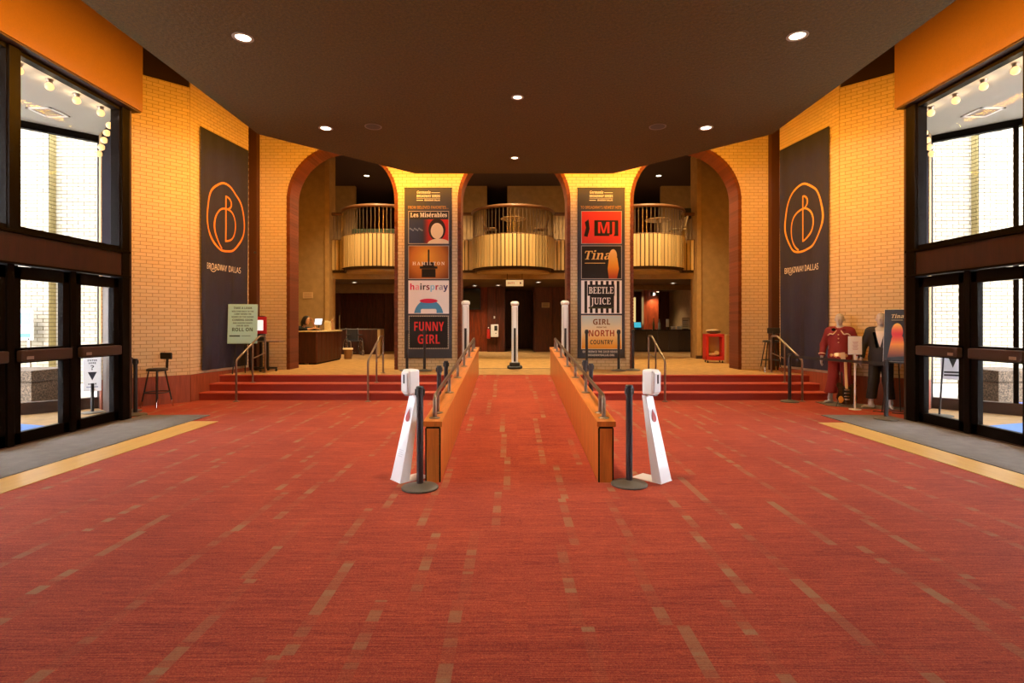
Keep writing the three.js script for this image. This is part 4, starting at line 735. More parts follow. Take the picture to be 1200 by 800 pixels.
    frame(c, 41, 1372, 439, 365, (g, W, H) => {
      const q = g.createLinearGradient(0, 0, 0, H); q.addColorStop(0, '#bcd0d4'); q.addColorStop(0.45, '#efd7ac'); q.addColorStop(1, '#ee9c26'); g.fillStyle = q; g.fillRect(0, 0, W, H);
      g.fillStyle = '#7c4c22'; g.textAlign = 'center'; g.font = 'bold 84px sans-serif'; g.fillText('GIRL', W / 2, 100, 210); g.font = 'bold 22px sans-serif'; g.fillText('FROM THE', W / 2, 136); g.fillStyle = '#a8471f'; g.font = 'bold 94px sans-serif'; g.fillText('NORTH', W / 2, 226, 290); g.fillStyle = '#4a3a24'; g.font = 'bold 66px sans-serif'; g.fillText('COUNTRY', W / 2, 312, 250);
    }, '#e8d8b8');
    c.fillStyle = '#e6dfd6'; c.textAlign = 'center'; c.font = 'bold 30px sans-serif'; c.fillText('EXPERIENCE THE 22/23 SEASON', w / 2, 1775, 400); c.fillText('BROADWAYDALLAS.ORG', w / 2, 1812, 290);
  },
];
function head(c, w, line) {
  c.fillStyle = '#3c3d46'; c.fillRect(0, 0, w, 1830); c.fillStyle = '#f4ead6'; c.textAlign = 'left'; c.font = 'italic bold 42px serif'; c.fillText('Germania', 130, 58, 150); c.fillRect(290, 46, 92, 5); c.font = 'bold 38px sans-serif'; c.fillText('BROADWAY SERIES', 130, 98, 254); c.fillRect(130, 108, 254, 3); c.font = 'bold 24px sans-serif'; c.fillText('BROADWAY DALLAS', 215, 138, 168); c.fillRect(130, 126, 70, 8);
  c.fillStyle = '#d79a3e'; c.textAlign = 'center'; c.font = '44px sans-serif'; c.fillText(line, w / 2, 222, 440);
}
function frame(c, x, y, w, h, draw, edge = '#b9b2a6') { c.fillStyle = edge; c.fillRect(x, y, w, h); c.save(); c.beginPath(); c.rect(x + 6, y + 6, w - 12, h - 12); c.clip(); c.translate(x, y); draw(c, w, h); c.restore(); c.textAlign = 'left'; }
[[-2.07, 'show banner with four posters on the left pier, red lettering lowest'], [2.1, 'show banner with four posters on the right pier, sunset poster lowest']].forEach(([x, label], i) => {
  const t = thing('show_banner', label, 'banner', [x, 0, AD - 0.012], 0, 'show banners on the piers'), tx = canvasTex(512, 1830, posterTex[i]);
  const g = new THREE.PlaneGeometry(1.145, 4.09, 24, 40), p = g.attributes.position; for (let k = 0; k < p.count; k++) p.setZ(k, 0.012 + 0.006 * fbm(p.getX(k) * 3, p.getY(k) * 2, i, 2)); g.computeVertexNormals(); g.translate(0, 2.79, 0);
  obj('print', g, mat(1, 1, 1, 0.7, { map: tx }), t); obj('backing', bx(-0.572, 0.572, 0.745, 4.835, -0.004, 0.0), M.blackMetal, t);
  obj('hanging_bar', [bx(-0.58, 0.58, 4.825, 4.85, -0.022, 0.0, 0.004), bx(-0.58, 0.58, 0.735, 0.755, -0.022, 0.0, 0.004)], M.blackMetal, t);
});

// ---------- handrails ----------
const flange = (x, y, d) => lathe([[0, 0.016], [0.03, 0.016], [0.055, 0.008], [0.06, 0], [0, 0]], 18).translate(x, y, -d);
for (const [x, n] of [[-5.6, 'beside the left wall'], [-2.95, 'left of the ramp'], [3.02, 'right of the ramp'], [5.78, 'beside the right wall']]) {
  const t = thing('step_handrail', `bronze tubular handrail on the steps ${n}`, 'handrail', [x, 0, 0], 0, 'handrails on the steps');
  obj('rail', pipe([V(0, 0.02, 10.98), V(0, 0.83, 10.98), V(0, PF + 0.83, 12.0), V(0, PF + 0.83, 12.28), V(0, PF + 0.02, 12.28)], 0.021), M.bronze, t);
  obj('post', rod(V(0, 2 * PF / 3, 11.68), V(0, 1.17, 11.68), 0.018), M.bronze, t);
  obj('mid_rail', rod(V(0, PF + 0.45, 12.28), V(0, 0.82, 11.68), 0.012), M.bronze, t);
  for (const [y, d] of [[0, 10.98], [2 * PF / 3, 11.68], [PF, 12.28]]) obj('flange', flange(0, y, d), M.bronze, t);
}
for (const s of [-1, 1]) {
  const x = s * 0.85, t = thing('ramp_handrail', `low bronze handrail on top of the ${side(s)} ramp parapet`, 'handrail', [x, 0, 0], 0, 'handrails on the ramp parapets'), cy = (d) => (d - R0) / (R1 - R0) * PF + 0.6;
  const D = [5.5, 5.72, 6.8, 7.9, 9.0, 10.1, 11.0, 11.5];
  obj('rail', pipe([V(0, cy(5.5), 5.5), V(0, cy(5.5) + 0.22, 5.5), V(0, cy(11.5) + 0.22, 11.5), V(0, cy(11.5), 11.5)], 0.021), M.bronze, t);
  for (const d of D) { if (d > 5.6 && d < 11.4) obj('post', rod(V(0, cy(d), d), V(0, cy(d) + 0.215, d), 0.019), M.bronze, t); obj('flange', flange(0, cy(d) - 0.003, d), M.bronze, t); }
}
// ---------- belt posts ----------
function belted(name, label, pos, turn = 0, lit = false) {
  const t = thing(name, label, 'stanchion', pos, turn, 'black belt barrier posts');
  obj('base', lathe([[0, 0], [0.172, 0], [0.175, 0.012], [0.165, 0.022], [0.06, 0.04], [0.045, 0.05], [0, 0.05]], 36), M.baseGrey, t);
  obj('post', cyl(0.032, 0.032, 0.9, 0, 0.04, 0, 20), M.postBlack, t);
  const c = obj('belt_head', lathe([[0.032, 0.86], [0.037, 0.865], [0.037, 0.955], [0.033, 0.965], [0, 0.968]], 20), M.postBlack, t);
  for (let k = 0; k < 4; k++) { const g = new THREE.BoxGeometry(0.026, 0.058, 0.012).translate(0, 0.91, 0.04).rotateY(k * Math.PI / 2); obj('belt_slot', g, M.blackMetal, c); }
  return t;
}
const st0 = belted('stanchion', 'black belt post in front of the left ramp parapet', [-0.945, 0, 5.17]);
const stan = (p, label, turn = 0.4) => copyOf(st0, p, turn, label);
stan([1.06, 0, 5.28], 'black belt post in front of the right ramp parapet');
stan([-1.1, 0, 7.75], 'black belt post beside the left parapet, nearer one'); stan([-1.12, 0, 8.75], 'black belt post beside the left parapet, nearer the steps');
stan([1.12, 0, 8.2], 'black belt post beside the right parapet, nearer one'); stan([1.13, 0, 8.95], 'black belt post beside the right parapet, nearer the steps');
stan([-2.53, PF, 12.9], 'black belt post before the left edge of the left show banner'); stan([-2.1, PF, 12.8], 'black belt post hiding a red letter of the left show banner');
stan([1.72, PF, 12.95], 'black belt post before the left edge of the right show banner'); stan([2.45, PF, 12.8], 'black belt post before the sunset poster of the right banner'); stan([2.82, PF, 12.95], 'black belt post at the right edge of the right pier');
stan([5.5, 0, 10.93], 'black belt post by the right steps, end of the display belt'); stan([6.0, 0.012, 8.85], 'black belt post by the right doors, end of the display belt');
stan([-6.5, 0, 9.34], 'black belt post parked by the left door jamb, front one'); stan([-6.85, 0, 9.72], 'black belt post parked by the left door jamb, rear one');
{
  const a = V(5.5, 0.91, 10.93), b = V(6.0, 0.91, 8.85), dir = b.clone().sub(a).setLength(0.05);
  const g = new THREE.BoxGeometry(1, 0.05, 0.004); const l = a.distanceTo(b) - 0.1; g.scale(l, 1, 1); g.rotateY(-Math.atan2(b.z - a.z, b.x - a.x)); g.translate((a.x + b.x) / 2, 0.91, (a.z + b.z) / 2);
  obj('barrier_belt', g, M.blackMetal); tag(scene.children.at(-1), 'black belt stretched before the costume display', 'belt');
}
// ---------- sanitizer stands ----------
function sanitizer(x, d, turn, label) {
  const t = thing('sanitizer_stand', label, 'sanitizer stand', [x, 0, d], turn, 'hand sanitizer stands');
  obj('base_plate', bx(-0.1, 0.1, 0, 0.008, -0.17, 0.17, 0.003), M.whiteMetal, t);
  const n = 12, w0 = 0.092, w1 = 0.06, pts = [[-w0, 0.008, 0.165], [w0, 0.008, 0.165], [w1, 0.84, -0.03], [-w1, 0.84, -0.03]];
  const board = (o) => { const g = new THREE.BufferGeometry(), q = pts.map(([a, b, c]) => [a, b, c - o]), f = (i, j, k) => [...(i < 4 ? pts[i] : q[i - 4]), ...(j < 4 ? pts[j] : q[j - 4]), ...(k < 4 ? pts[k] : q[k - 4])];
    g.setAttribute('position', new THREE.Float32BufferAttribute([[0, 1, 2], [0, 2, 3], [4, 6, 5], [4, 7, 6], [0, 4, 5], [0, 5, 1], [1, 5, 6], [1, 6, 2], [2, 6, 7], [2, 7, 3], [3, 7, 4], [3, 4, 0]].flatMap((k) => f(...k)), 3)); g.computeVertexNormals(); return metreUV(g); };
  const bd = obj('leaning_board', board(0.012), M.whiteMetal, t);
  obj('side_flange', [-1, 1].map((s) => { const g = new THREE.BufferGeometry(); const v = [[s * w0, 0.008, 0.16], [s * w1, 0.84, -0.035], [s * w1, 0.84, -0.075], [s * w0, 0.008, 0.06]]; g.setAttribute('position', new THREE.Float32BufferAttribute([0, 1, 2, 0, 2, 3].flatMap((i) => v[i]), 3)); g.computeVertexNormals(); return metreUV(g); }), M.whiteMetal, t);
  const sh = new THREE.Shape(); sh.moveTo(0, 0.085); sh.bezierCurveTo(0.012, 0.05, 0.036, 0.02, 0.036, -0.008); sh.bezierCurveTo(0.036, -0.058, -0.036, -0.058, -0.036, -0.008); sh.bezierCurveTo(-0.036, 0.02, -0.012, 0.05, 0, 0.085);
  const tilt = -Math.atan2(0.195, 0.832), drop = new THREE.ExtrudeGeometry(sh, { depth: 0.002, bevelEnabled: false }).rotateX(tilt).translate(0, 0.62, 0.0255);
  obj('red_drop', drop, mat(0.5, 0.03, 0.02, 0.5), bd);
  obj('text_block', [0, 1, 2, 3].map((k) => new THREE.BoxGeometry(0.09 - 0.02 * (k % 2), 0.006, 0.001).translate(0, -0.02 * k, 0).rotateX(tilt).translate(0, 0.3, 0.0985)), mat(0.6, 0.62, 0.66, 0.5), bd);
  const dp = obj('dispenser', [bx(-0.07, 0.07, 0.845, 1.1, -0.055, 0.075, 0.025), bx(-0.065, 0.065, 0.865, 1.08, -0.07, -0.03, 0.02)], M.white, t);
  obj('level_window', bx(-0.014, 0.014, 0.96, 1.05, -0.073, -0.065, 0.004), M.blackMetal, dp); obj('nozzle', bx(-0.03, 0.03, 0.835, 0.85, -0.05, 0.01, 0.004), mat(0.2, 0.22, 0.25, 0.4), dp);
}
sanitizer(-1.1, 5.5, -0.85, 'white hand sanitizer stand with red drop left of the ramp'); sanitizer(1.33, 5.48, 0.75, 'white hand sanitizer stand with red drop right of the ramp');
// ---------- stools ----------
function stool(pos, turn, label) {
  const t = thing('bar_stool', label, 'stool', pos, turn, 'black stools with small backrests');
  obj('seat', lathe([[0, 0.73], [0.15, 0.73], [0.175, 0.715], [0.175, 0.69], [0.16, 0.68], [0, 0.68]]), M.blackMetal, t);
  obj('backrest', new RoundedBoxGeometry(0.27, 0.13, 0.04, 3, 0.02).translate(0, 0.95, -0.2), M.blackMetal, t);
  obj('back_stem', [bx(-0.025, 0.025, 0.68, 0.95, 0.165, 0.18).rotateX(-0.06), bx(-0.025, 0.025, 0.66, 0.68, 0, 0.18)], M.blackMetal, t);
  for (const [a, b] of [[-1, -1], [1, -1], [-1, 1], [1, 1]]) { const l = obj('leg', rod(new THREE.Vector3(a * 0.09, 0.69, b * 0.09), new THREE.Vector3(a * 0.165, 0.12, b * 0.165), 0.013), M.blackMetal, t); obj('chrome_tip', rod(new THREE.Vector3(a * 0.165, 0.12, b * 0.165), new THREE.Vector3(a * 0.18, 0, b * 0.18), 0.012), M.chrome, l); }
  obj('foot_ring', new THREE.TorusGeometry(0.2, 0.009, 8, 32).rotateX(Math.PI / 2).translate(0, 0.28, 0), M.blackMetal, t);
}
stool([-6.72, 0, 10.25], -0.25, 'black stool with small backrest against the left brick wall'); stool([5.87, PF, 12.5], Math.PI - 0.15, 'black stool with small backrest on the landing near the right arch');

// ---------- teal sign, kiosk and cart by the left steps ----------
{
  const tx = canvasTex(256, 352, (c, w, h) => {
    c.fillStyle = '#a9e2ea'; c.fillRect(0, 0, w, h); c.fillStyle = '#2c4a4e'; c.textAlign = 'center';
    const rows = [['TAKE A LOOK', 26, 42], ['WELCOME BACK TO THE', 17, 70], ['LOBBY WHERE THE', 17, 94], ['NAMES OF THE SHOWS', 18, 120], ['COMING SOON', 25, 150], ['AND SEASON EVENTS', 17, 176], ['CAN BE SEEN', 18, 200], ['ROLL ON', 44, 244]];
    for (const [s, f, y] of rows) { c.font = `bold ${f}px sans-serif`; c.fillText(s, w / 2, y, w - 50); }
    c.fillRect(16, 280, 92, 12); c.globalAlpha = 0.4; c.fillRect(120, 282, 80, 8); c.globalAlpha = 1;
  });
  const t = thing('easel_sign', 'teal text board on a dark easel before the left banner', 'sign', [-5.98, PF, 12.0], 0.25);
  const tilt = -0.1, b = bx(-0.3, 0.3, 0, 0.87, -0.012, 0.012, 0.003).rotateX(tilt).translate(0, 0.67, 0); obj('board', b, mat(0.4, 0.75, 0.8, 0.6), t);
  obj('print', new THREE.PlaneGeometry(0.59, 0.86).translate(0, 0.435, 0.0135).rotateX(tilt).translate(0, 0.67, 0), mat(1, 1, 1, 0.6, { map: tx }), t);
  obj('ledge', bx(-0.2, 0.2, 0.645, 0.665, -0.04, 0.03, 0.004), M.blackMetal, t);
  for (const [x0, z0, x1, z1] of [[-0.06, -0.07, -0.2, -0.01], [0.06, -0.07, 0.2, -0.01], [0, -0.08, 0, -0.3]]) obj('leg', rod(new THREE.Vector3(x0, 1.4, z0 - 0.06), new THREE.Vector3(x1, 0, z1), 0.012), M.blackMetal, t);

  const k = thing('kiosk_stand', 'wheeled metal stand with a small shelf behind the left handrail', 'stand', [-5.82, PF, 12.72]);
  obj('shelf', bx(-0.3, 0.42, 0.68, 0.71, -0.18, 0.18, 0.01), M.bronze, k); obj('column', [bx(-0.1, -0.05, 0.08, 0.68, -0.03, 0.03), bx(0.05, 0.1, 0.08, 0.68, -0.03, 0.03)], M.blackMetal, k);
  obj('cross_foot', [bx(-0.3, 0.3, 0.06, 0.1, -0.03, 0.03, 0.008), bx(-0.03, 0.03, 0.06, 0.1, -0.22, 0.22, 0.008)], M.blackMetal, k);
  for (const [a, b2] of [[-0.28, 0], [0.28, 0], [0, -0.2], [0, 0.2]]) obj('caster', ball(0.03, a, 0.03, b2), M.blackMetal, k);
  const m = thing('red_kiosk', 'red framed tablet with a white screen on the wheeled stand', 'tablet', [-5.92, PF + 0.71, 12.68], 0.1);
  obj('back_box', bx(-0.2, 0.1, 0.08, 0.58, 0.0, 0.14, 0.01), M.blackMetal, m); obj('red_frame', bx(-0.13, 0.17, 0.16, 0.56, -0.03, 0.02, 0.01), mat(0.5, 0.012, 0.02, 0.45), m);
  obj('screen', bx(-0.06, 0.1, 0.24, 0.48, -0.034, -0.028), mat(0.7, 0.7, 0.7, 0.3, { emissive: col(1, 0.98, 0.95), emissiveIntensity: 0.8 }), m); obj('foot', bx(-0.12, 0.12, 0, 0.1, -0.05, 0.08, 0.01), M.blackMetal, m); obj('knob', ball(0.02, 0.06, 0.1, -0.06), M.chrome, m);
}
// vestibule sign stands
{
  const arrow = canvasTex(128, 320, (c, w, h) => { c.fillStyle = '#f4f4f6'; c.fillRect(0, 0, w, h); c.fillStyle = '#20202a'; c.textAlign = 'center'; c.font = 'bold 24px sans-serif'; c.fillText('ENTER', w / 2, 36); c.fillText('HERE', w / 2, 62); c.font = 'bold 60px sans-serif'; c.fillText('?', w / 2, 120); c.beginPath(); c.moveTo(30, 140); c.lineTo(98, 140); c.lineTo(64, 220); c.fill(); c.font = 'bold 20px sans-serif'; c.fillText('QUEUE', w / 2, 262); c.fillStyle = '#8a90b0'; c.fillRect(20, 280, 88, 8); });
  const t = thing('sign_stand', 'white arrow sign on a round-based post behind the left doors', 'sign', [-7.42, 0, 9.58], 0.5);
  obj('base', lathe([[0, 0], [0.17, 0], [0.17, 0.015], [0.05, 0.03], [0, 0.03]]), M.baseGrey, t); obj('post', cyl(0.025, 0.025, 0.5, 0, 0.02, 0), M.blackMetal, t); obj('board', bx(-0.13, 0.13, 0.38, 0.98, -0.01, 0.01, 0.004), M.white, t); obj('print', new THREE.PlaneGeometry(0.24, 0.58).translate(0, 0.68, 0.0115), mat(1, 1, 1, 0.5, { map: arrow }), t);
  const u = thing('sign_stand', 'black arrow sign on a thin post behind the right doors', 'sign', [7.2, 0, 9.28], -0.5);
  obj('base', lathe([[0, 0], [0.2, 0], [0.2, 0.012], [0.05, 0.025], [0, 0.025]]), M.blackMetal, u); obj('post', rod(new THREE.Vector3(0, 0.02, 0), new THREE.Vector3(0.06, 1.05, 0), 0.015), M.blackMetal, u);
  const tri = new THREE.Shape(); tri.moveTo(-0.07, 0.1); tri.lineTo(0.07, 0.1); tri.lineTo(0, -0.1); obj('board', bx(0.02, 0.34, 0.62, 1.12, -0.008, 0.008, 0.004), mat(0.6, 0.6, 0.64, 0.5), u); obj('arrow', [new THREE.ExtrudeGeometry(tri, { depth: 0.002, bevelEnabled: false }).translate(0.18, 0.92, 0.008)], M.blackMetal, u); obj('text_block', [0, 1].map((k) => bx(0.06, 0.3, 0.68 + k * 0.05, 0.71 + k * 0.05, -0.01, -0.007)), M.blackMetal, u);
}

// ---------- figures ----------
function headField(c, pitch = 0) {
  return (P) => {
    const y = P[1] - c[1], z = P[2] - c[2], cp = Math.cos(pitch), sp = Math.sin(pitch), p = [Math.abs(P[0] - c[0]), y * cp + z * sp, z * cp - y * sp];
    let d = ell(p, [0, 0.03, -0.012], [0.074, 0.088, 0.094]);
    d = smin(d, ell(p, [0, -0.05, 0.022], [0.056, 0.07, 0.062]), 0.04);
    d = smin(d, cap(p, [0, 0.012, 0.078], [0, -0.028, 0.1], 0.008, 0.013), 0.014);        // nose
    d = smin(d, cap(p, [0.012, 0.022, 0.075], [0.045, 0.022, 0.062], 0.009, 0.008), 0.012);   // brow
    d = smin(d, cap(p, [0, -0.06, 0.081], [0.02, -0.059, 0.075], 0.007, 0.005), 0.008);     // lips
    d = smin(d, ell(p, [0, -0.098, 0.064], [0.02, 0.016, 0.016]), 0.014);                   // chin
    d = smin(d, ell(p, [0.077, -0.008, -0.008], [0.01, 0.03, 0.017]), 0.008);               // ears
    const eye = ell(p, [0.03, 0.002, 0.083], [0.017, 0.009, 0.012]); d = Math.max(d, -eye);
    return smin(d, ell(p, [0.03, 0.001, 0.072], [0.013, 0.009, 0.011]), 0.003);
  };
}
function handField(w, dir, up, s) {             // wrist, towards the fingertips, palm side
  const D = new THREE.Vector3(...dir).normalize(), U = new THREE.Vector3(...up); U.addScaledVector(D, -U.dot(D)).normalize(); const R = new THREE.Vector3().crossVectors(D, U).multiplyScalar(s);
  const at = (a, b, c) => [w[0] + R.x * a + D.x * b + U.x * c, w[1] + R.y * a + D.y * b + U.y * c, w[2] + R.z * a + D.z * b + U.z * c];
  const F = [[-0.028, 0.09, 0.075], [-0.009, 0.095, 0.085], [0.01, 0.092, 0.078], [0.028, 0.084, 0.06]];
  const parts = F.map(([x, b, l]) => [at(x, b - 0.02, 0), at(x * 1.1, b + l * 0.5, 0.006), at(x * 1.1, b + l * 0.95, 0.028)]);
  const th = [at(-0.03, 0.03, 0.004), at(-0.058, 0.065, 0.02), at(-0.056, 0.098, 0.034)];
  const palm = [at(-0.02, 0.015, 0), at(-0.018, 0.078, 0), at(0.02, 0.015, 0), at(0.02, 0.074, 0)];
  return (p) => { let d = smin(cap(p, palm[0], palm[1], 0.021, 0.018), cap(p, palm[2], palm[3], 0.019, 0.016), 0.02); for (const f of parts) d = smin(d, Math.min(cap(p, f[0], f[1], 0.01, 0.009), cap(p, f[1], f[2], 0.009, 0.0075)), 0.006); return smin(d, Math.min(cap(p, th[0], th[1], 0.013, 0.011), cap(p, th[1], th[2], 0.011, 0.009)), 0.01); };
}
const boxAround = (c, r) => [c.map((v) => v - r), c.map((v) => v + r)];
function standing(J) {                           // J: left/right joints {sh, el, wr, hd, up, hip, kn, an, toe}
  const limbs = (p, g) => { let d = 1e9; for (const q of J.sides) { d = Math.min(d, smin(cap(p, q.sh, q.el, 0.05 + g, 0.04 + g), cap(p, q.el, q.wr, 0.04 + g, 0.028 + g), 0.03)); } return d; };
  const torso = (p, g) => { let d = ell(p, [0, 1.27, 0], [0.175 + g, 0.2 + g, 0.115 + g]); d = smin(d, ell(p, [0, 1.07, 0.005], [0.145 + g, 0.17 + g, 0.1 + g]), 0.08); d = smin(d, ell(p, [0, 0.93, -0.005], [0.165 + g, 0.12 + g, 0.11 + g]), 0.08); return smin(d, cap(p, [-0.14, 1.41, -0.01], [0.14, 1.41, -0.01], 0.055 + g, 0.055 + g), 0.08); };
  const legs = (p, a, b, c) => { let d = 1e9; for (const q of J.sides) d = Math.min(d, smin(cap(p, q.hip, q.kn, 0.085 + a, 0.058 + b), cap(p, q.kn, q.an, 0.056 + b, 0.038 + c), 0.03)); return d; };
  const neck = (p) => cap(p, [0, 1.4, -0.015], [0, 1.53, 0.005], 0.056, 0.05);
  const feet = (p) => { let d = 1e9; for (const q of J.sides) { let e = smin(cap(p, q.an, q.heel, 0.036, 0.032), cap(p, q.heel, q.toe, 0.034, 0.024), 0.04); e = smin(e, cap(p, q.toe, q.tip, 0.026, 0.016), 0.02); d = Math.min(d, e); } return Math.max(d, -p[1] + 0.001); };
  return { limbs, torso, legs, neck, feet };
}
function jointsFor(o) {
  return { sides: [-1, 1].map((s) => { const a = s < 0 ? o.left : o.right; const hip = [s * 0.09, 0.93, 0], an = [s * (a.foot?.[0] ?? 0.12), 0.1, a.foot?.[1] ?? -0.02], turn = s * (a.splay ?? 0.35), dx = Math.sin(turn), dz = Math.cos(turn);
    return { s, sh: [s * 0.19, 1.41, -0.01], el: a.el, wr: a.wr, dir: a.dir, up: a.up, hip, kn: [s * 0.105, 0.5, 0.025 + (a.foot?.[1] ?? 0) * 0.5], an, heel: [an[0] - dx * 0.03, 0.035, an[2] - dz * 0.03], toe: [an[0] + dx * 0.11, 0.028, an[2] + dz * 0.11], tip: [an[0] + dx * 0.17, 0.018, an[2] + dz * 0.17] }; }) };
}
const silver = mat(0.5, 0.5, 0.54, 0.35, { clearcoat: 0.3 });
function mannequin(label, pos, turn, o) {
  const t = thing('mannequin', label, 'mannequin', pos, turn, 'costumed mannequins'), J = jointsFor(o), F = standing(J), hc = [0, 1.635, 0.02];
  const body = [skin((p) => { let d = smin(F.torso(p, 0), F.limbs(p, 0), 0.05); d = smin(d, F.legs(p, 0, 0, 0), 0.05); d = smin(d, F.neck(p), 0.04); return smin(d, F.feet(p), 0.03); }, [-0.48, -0.02, -0.26], [0.48, 1.58, 0.34], 0.0135), skin(headField(hc), ...boxAround(hc, 0.15), 0.0065)];
  for (const q of J.sides) body.push(skin(handField(q.wr, q.dir, q.up, q.s), ...boxAround(q.wr.map((v, i) => v + q.dir[i] * 0.09), 0.14), 0.006));
  obj('body', body, silver, t);
  const c = o.cloth;
  const jacket = (p) => { let d = smin(F.torso(p, 0.022), F.limbs(p, 0.02), 0.05); d = smin(d, cap(p, [0, 1.0, 0], [0, o.hem, 0], 0.15, 0.172), 0.08); for (const q of J.sides) d = Math.max(d, -(Math.hypot(p[0] - q.wr[0], p[1] - q.wr[1], p[2] - q.wr[2]) - 0.05)); d = Math.max(d, o.hem - p[1], p[1] - 1.5); d = Math.max(d, -cap(p, [0, 1.4, 0.0], [0, 1.7, 0.05], 0.062, 0.075)); if (o.vee) d = Math.max(d, -Math.max(Math.abs(p[0]) - Math.max(0, (p[1] - 1.1) * 0.24), 0.02 - p[2], 1.1 - p[1])); return d; };
  obj('jacket', skin(jacket, [-0.5, o.hem - 0.03, -0.28], [0.5, 1.56, 0.36], 0.012), c.jacket, t);
  const trousers = (p) => { let d = smin(F.legs(p, 0.02, o.knee, o.flare), ell(p, [0, 0.93, -0.005], [0.178, 0.13, 0.122]), 0.07); return Math.max(d, o.cuff - p[1], p[1] - 1.02); };
  obj('trousers', skin(trousers, [-0.4, o.cuff - 0.03, -0.28], [0.4, 1.06, 0.3], 0.012), c.trousers, t);
  return { t, J, F };
}
{
  const redCloth = mat(0.2, 0.012, 0.014, 0.8, { sheen: 0.5, sheenRoughness: 0.5 }), blackCloth = mat(0.012, 0.012, 0.015, 0.75), cream = mat(0.72, 0.55, 0.36, 0.6), gilt = mat(0.75, 0.5, 0.2, 0.35, { metalness: 0.7 });
  const arm = (s, fwd = 0) => ({ el: [s * 0.285, 1.14, -0.03], wr: [s * 0.3, 0.89, 0.06 + fwd], dir: [s * 0.05, -0.95, 0.3], up: [-s, 0, 0.2] });
  const A = mannequin('mannequin in a dark red western suit beside the right steps', [6.34, 0.012, 10.66], -0.7, { left: { ...arm(-1), foot: [0.16, 0.04], splay: 0.5 }, right: { ...arm(1, 0.06), foot: [0.13, -0.06] }, hem: 0.8, knee: 0.035, flare: 0.085, cuff: 0.2, cloth: { jacket: redCloth, trousers: redCloth } });
  const T = A.t;
  for (const s of [-1, 1]) { obj('yoke_trim', pipe([new THREE.Vector3(s * 0.035, 1.42, 0.098), new THREE.Vector3(s * 0.09, 1.345, 0.132), new THREE.Vector3(s * 0.15, 1.36, 0.105), new THREE.Vector3(s * 0.19, 1.325, 0.075)], 0.011, 6, 8, 0.02), cream, T); obj('collar', bx(0.02, 0.085, 0, 0.075, -0.012, 0.012, 0.008).rotateZ(-0.5).rotateX(0.35).scale(s, 1, 1).translate(s * 0.02, 1.42, 0.09), redCloth, T); }
  for (const q of A.J.sides) obj('cuff_trim', new THREE.TorusGeometry(0.054, 0.01, 8, 20).rotateX(Math.PI / 2 - 0.3).translate(q.wr[0] - 0.0, q.wr[1] + 0.07, q.wr[2] - 0.025), cream, T);
  for (let k = 0; k < 4; k++) obj('button', ball(0.013, 0, 1.34 - k * 0.075, -0.143 + 0.004 * k), cream, T);
  const belt = obj('belt', (() => { const g = lathe([[0.176, 0.9], [0.182, 0.905], [0.182, 0.97], [0.176, 0.975]], 40); g.scale(1.03, 1, 0.82); return g; })(), mat(0.1, 0.02, 0.015, 0.6), T);
  obj('big_buckle', lathe([[0, 0.025], [0.05, 0.022], [0.08, 0.01], [0.085, 0]], 30).rotateX(Math.PI / 2).translate(0, 0.94, 0.145), gilt, belt); for (const s of [-1, 1]) obj('concho', lathe([[0, 0.02], [0.03, 0.016], [0.045, 0]], 22).rotateX(Math.PI / 2).rotateY(s * 0.75).translate(s * 0.12, 0.94, 0.115), gilt, belt);
  const B = mannequin('mannequin in an open black suit behind the tilted poster', [6.74, 0.012, 10.06], -0.75, { left: { ...arm(-1), foot: [0.15, 0.08], splay: 0.8 }, right: { ...arm(1), foot: [0.14, -0.02] }, hem: 0.78, knee: 0.03, flare: 0.045, cuff: 0.17, vee: true, cloth: { jacket: blackCloth, trousers: blackCloth } });
  obj('shirt', skin((p) => Math.max(B.F.torso(p, 0.008), 1.0 - p[1], p[1] - 1.42), [-0.24, 0.97, -0.2], [0.24, 1.45, 0.2], 0.012), mat(0.72, 0.7, 0.72, 0.7), B.t);
  for (const s of [-1, 1]) obj('lapel', bx(0, 0.045, 0, 0.3, -0.008, 0.008, 0.006).rotateZ(-0.2).scale(s, 1, 1).rotateX(-0.06).translate(s * 0.012, 1.11, 0.137), mat(0.02, 0.02, 0.026, 0.4), B.t);
  obj('floor_mat', slab([[5.95, 10.4], [6.4, 10.02], [7.0, 9.86], [7.35, 9.98], [6.62, 10.7], [6.35, 10.95], [6.0, 10.9]], 0, 0.012), M.greyMat); tag(scene.children.at(-1), 'thin grey base mat under the costumed mannequins', 'mat');
  // guitar on the floor stand
  const g = thing('electric_guitar', 'electric guitar with pale neck standing before the red mannequin', 'guitar', [6.25, 0.012, 10.32], -0.3);
  const sh = new THREE.Shape(); sh.moveTo(0, -0.2); sh.bezierCurveTo(0.13, -0.21, 0.19, -0.12, 0.15, -0.03); sh.bezierCurveTo(0.12, 0.03, 0.14, 0.08, 0.17, 0.15); sh.bezierCurveTo(0.15, 0.21, 0.09, 0.18, 0.05, 0.12); sh.lineTo(-0.05, 0.12); sh.bezierCurveTo(-0.1, 0.22, -0.16, 0.2, -0.16, 0.13); sh.bezierCurveTo(-0.13, 0.08, -0.11, 0.03, -0.15, -0.03); sh.bezierCurveTo(-0.19, -0.12, -0.13, -0.21, 0, -0.2);
  const lean = (q) => q.rotateX(-0.14).translate(0, 0.24, 0.02);
  const bd = obj('guitar_body', lean(new THREE.ExtrudeGeometry(sh, { depth: 0.035, bevelEnabled: true, bevelSize: 0.008, bevelThickness: 0.006, bevelSegments: 2, curveSegments: 16 })), mat(0.03, 0.014, 0.008, 0.2, { clearcoat: 1 }), g);
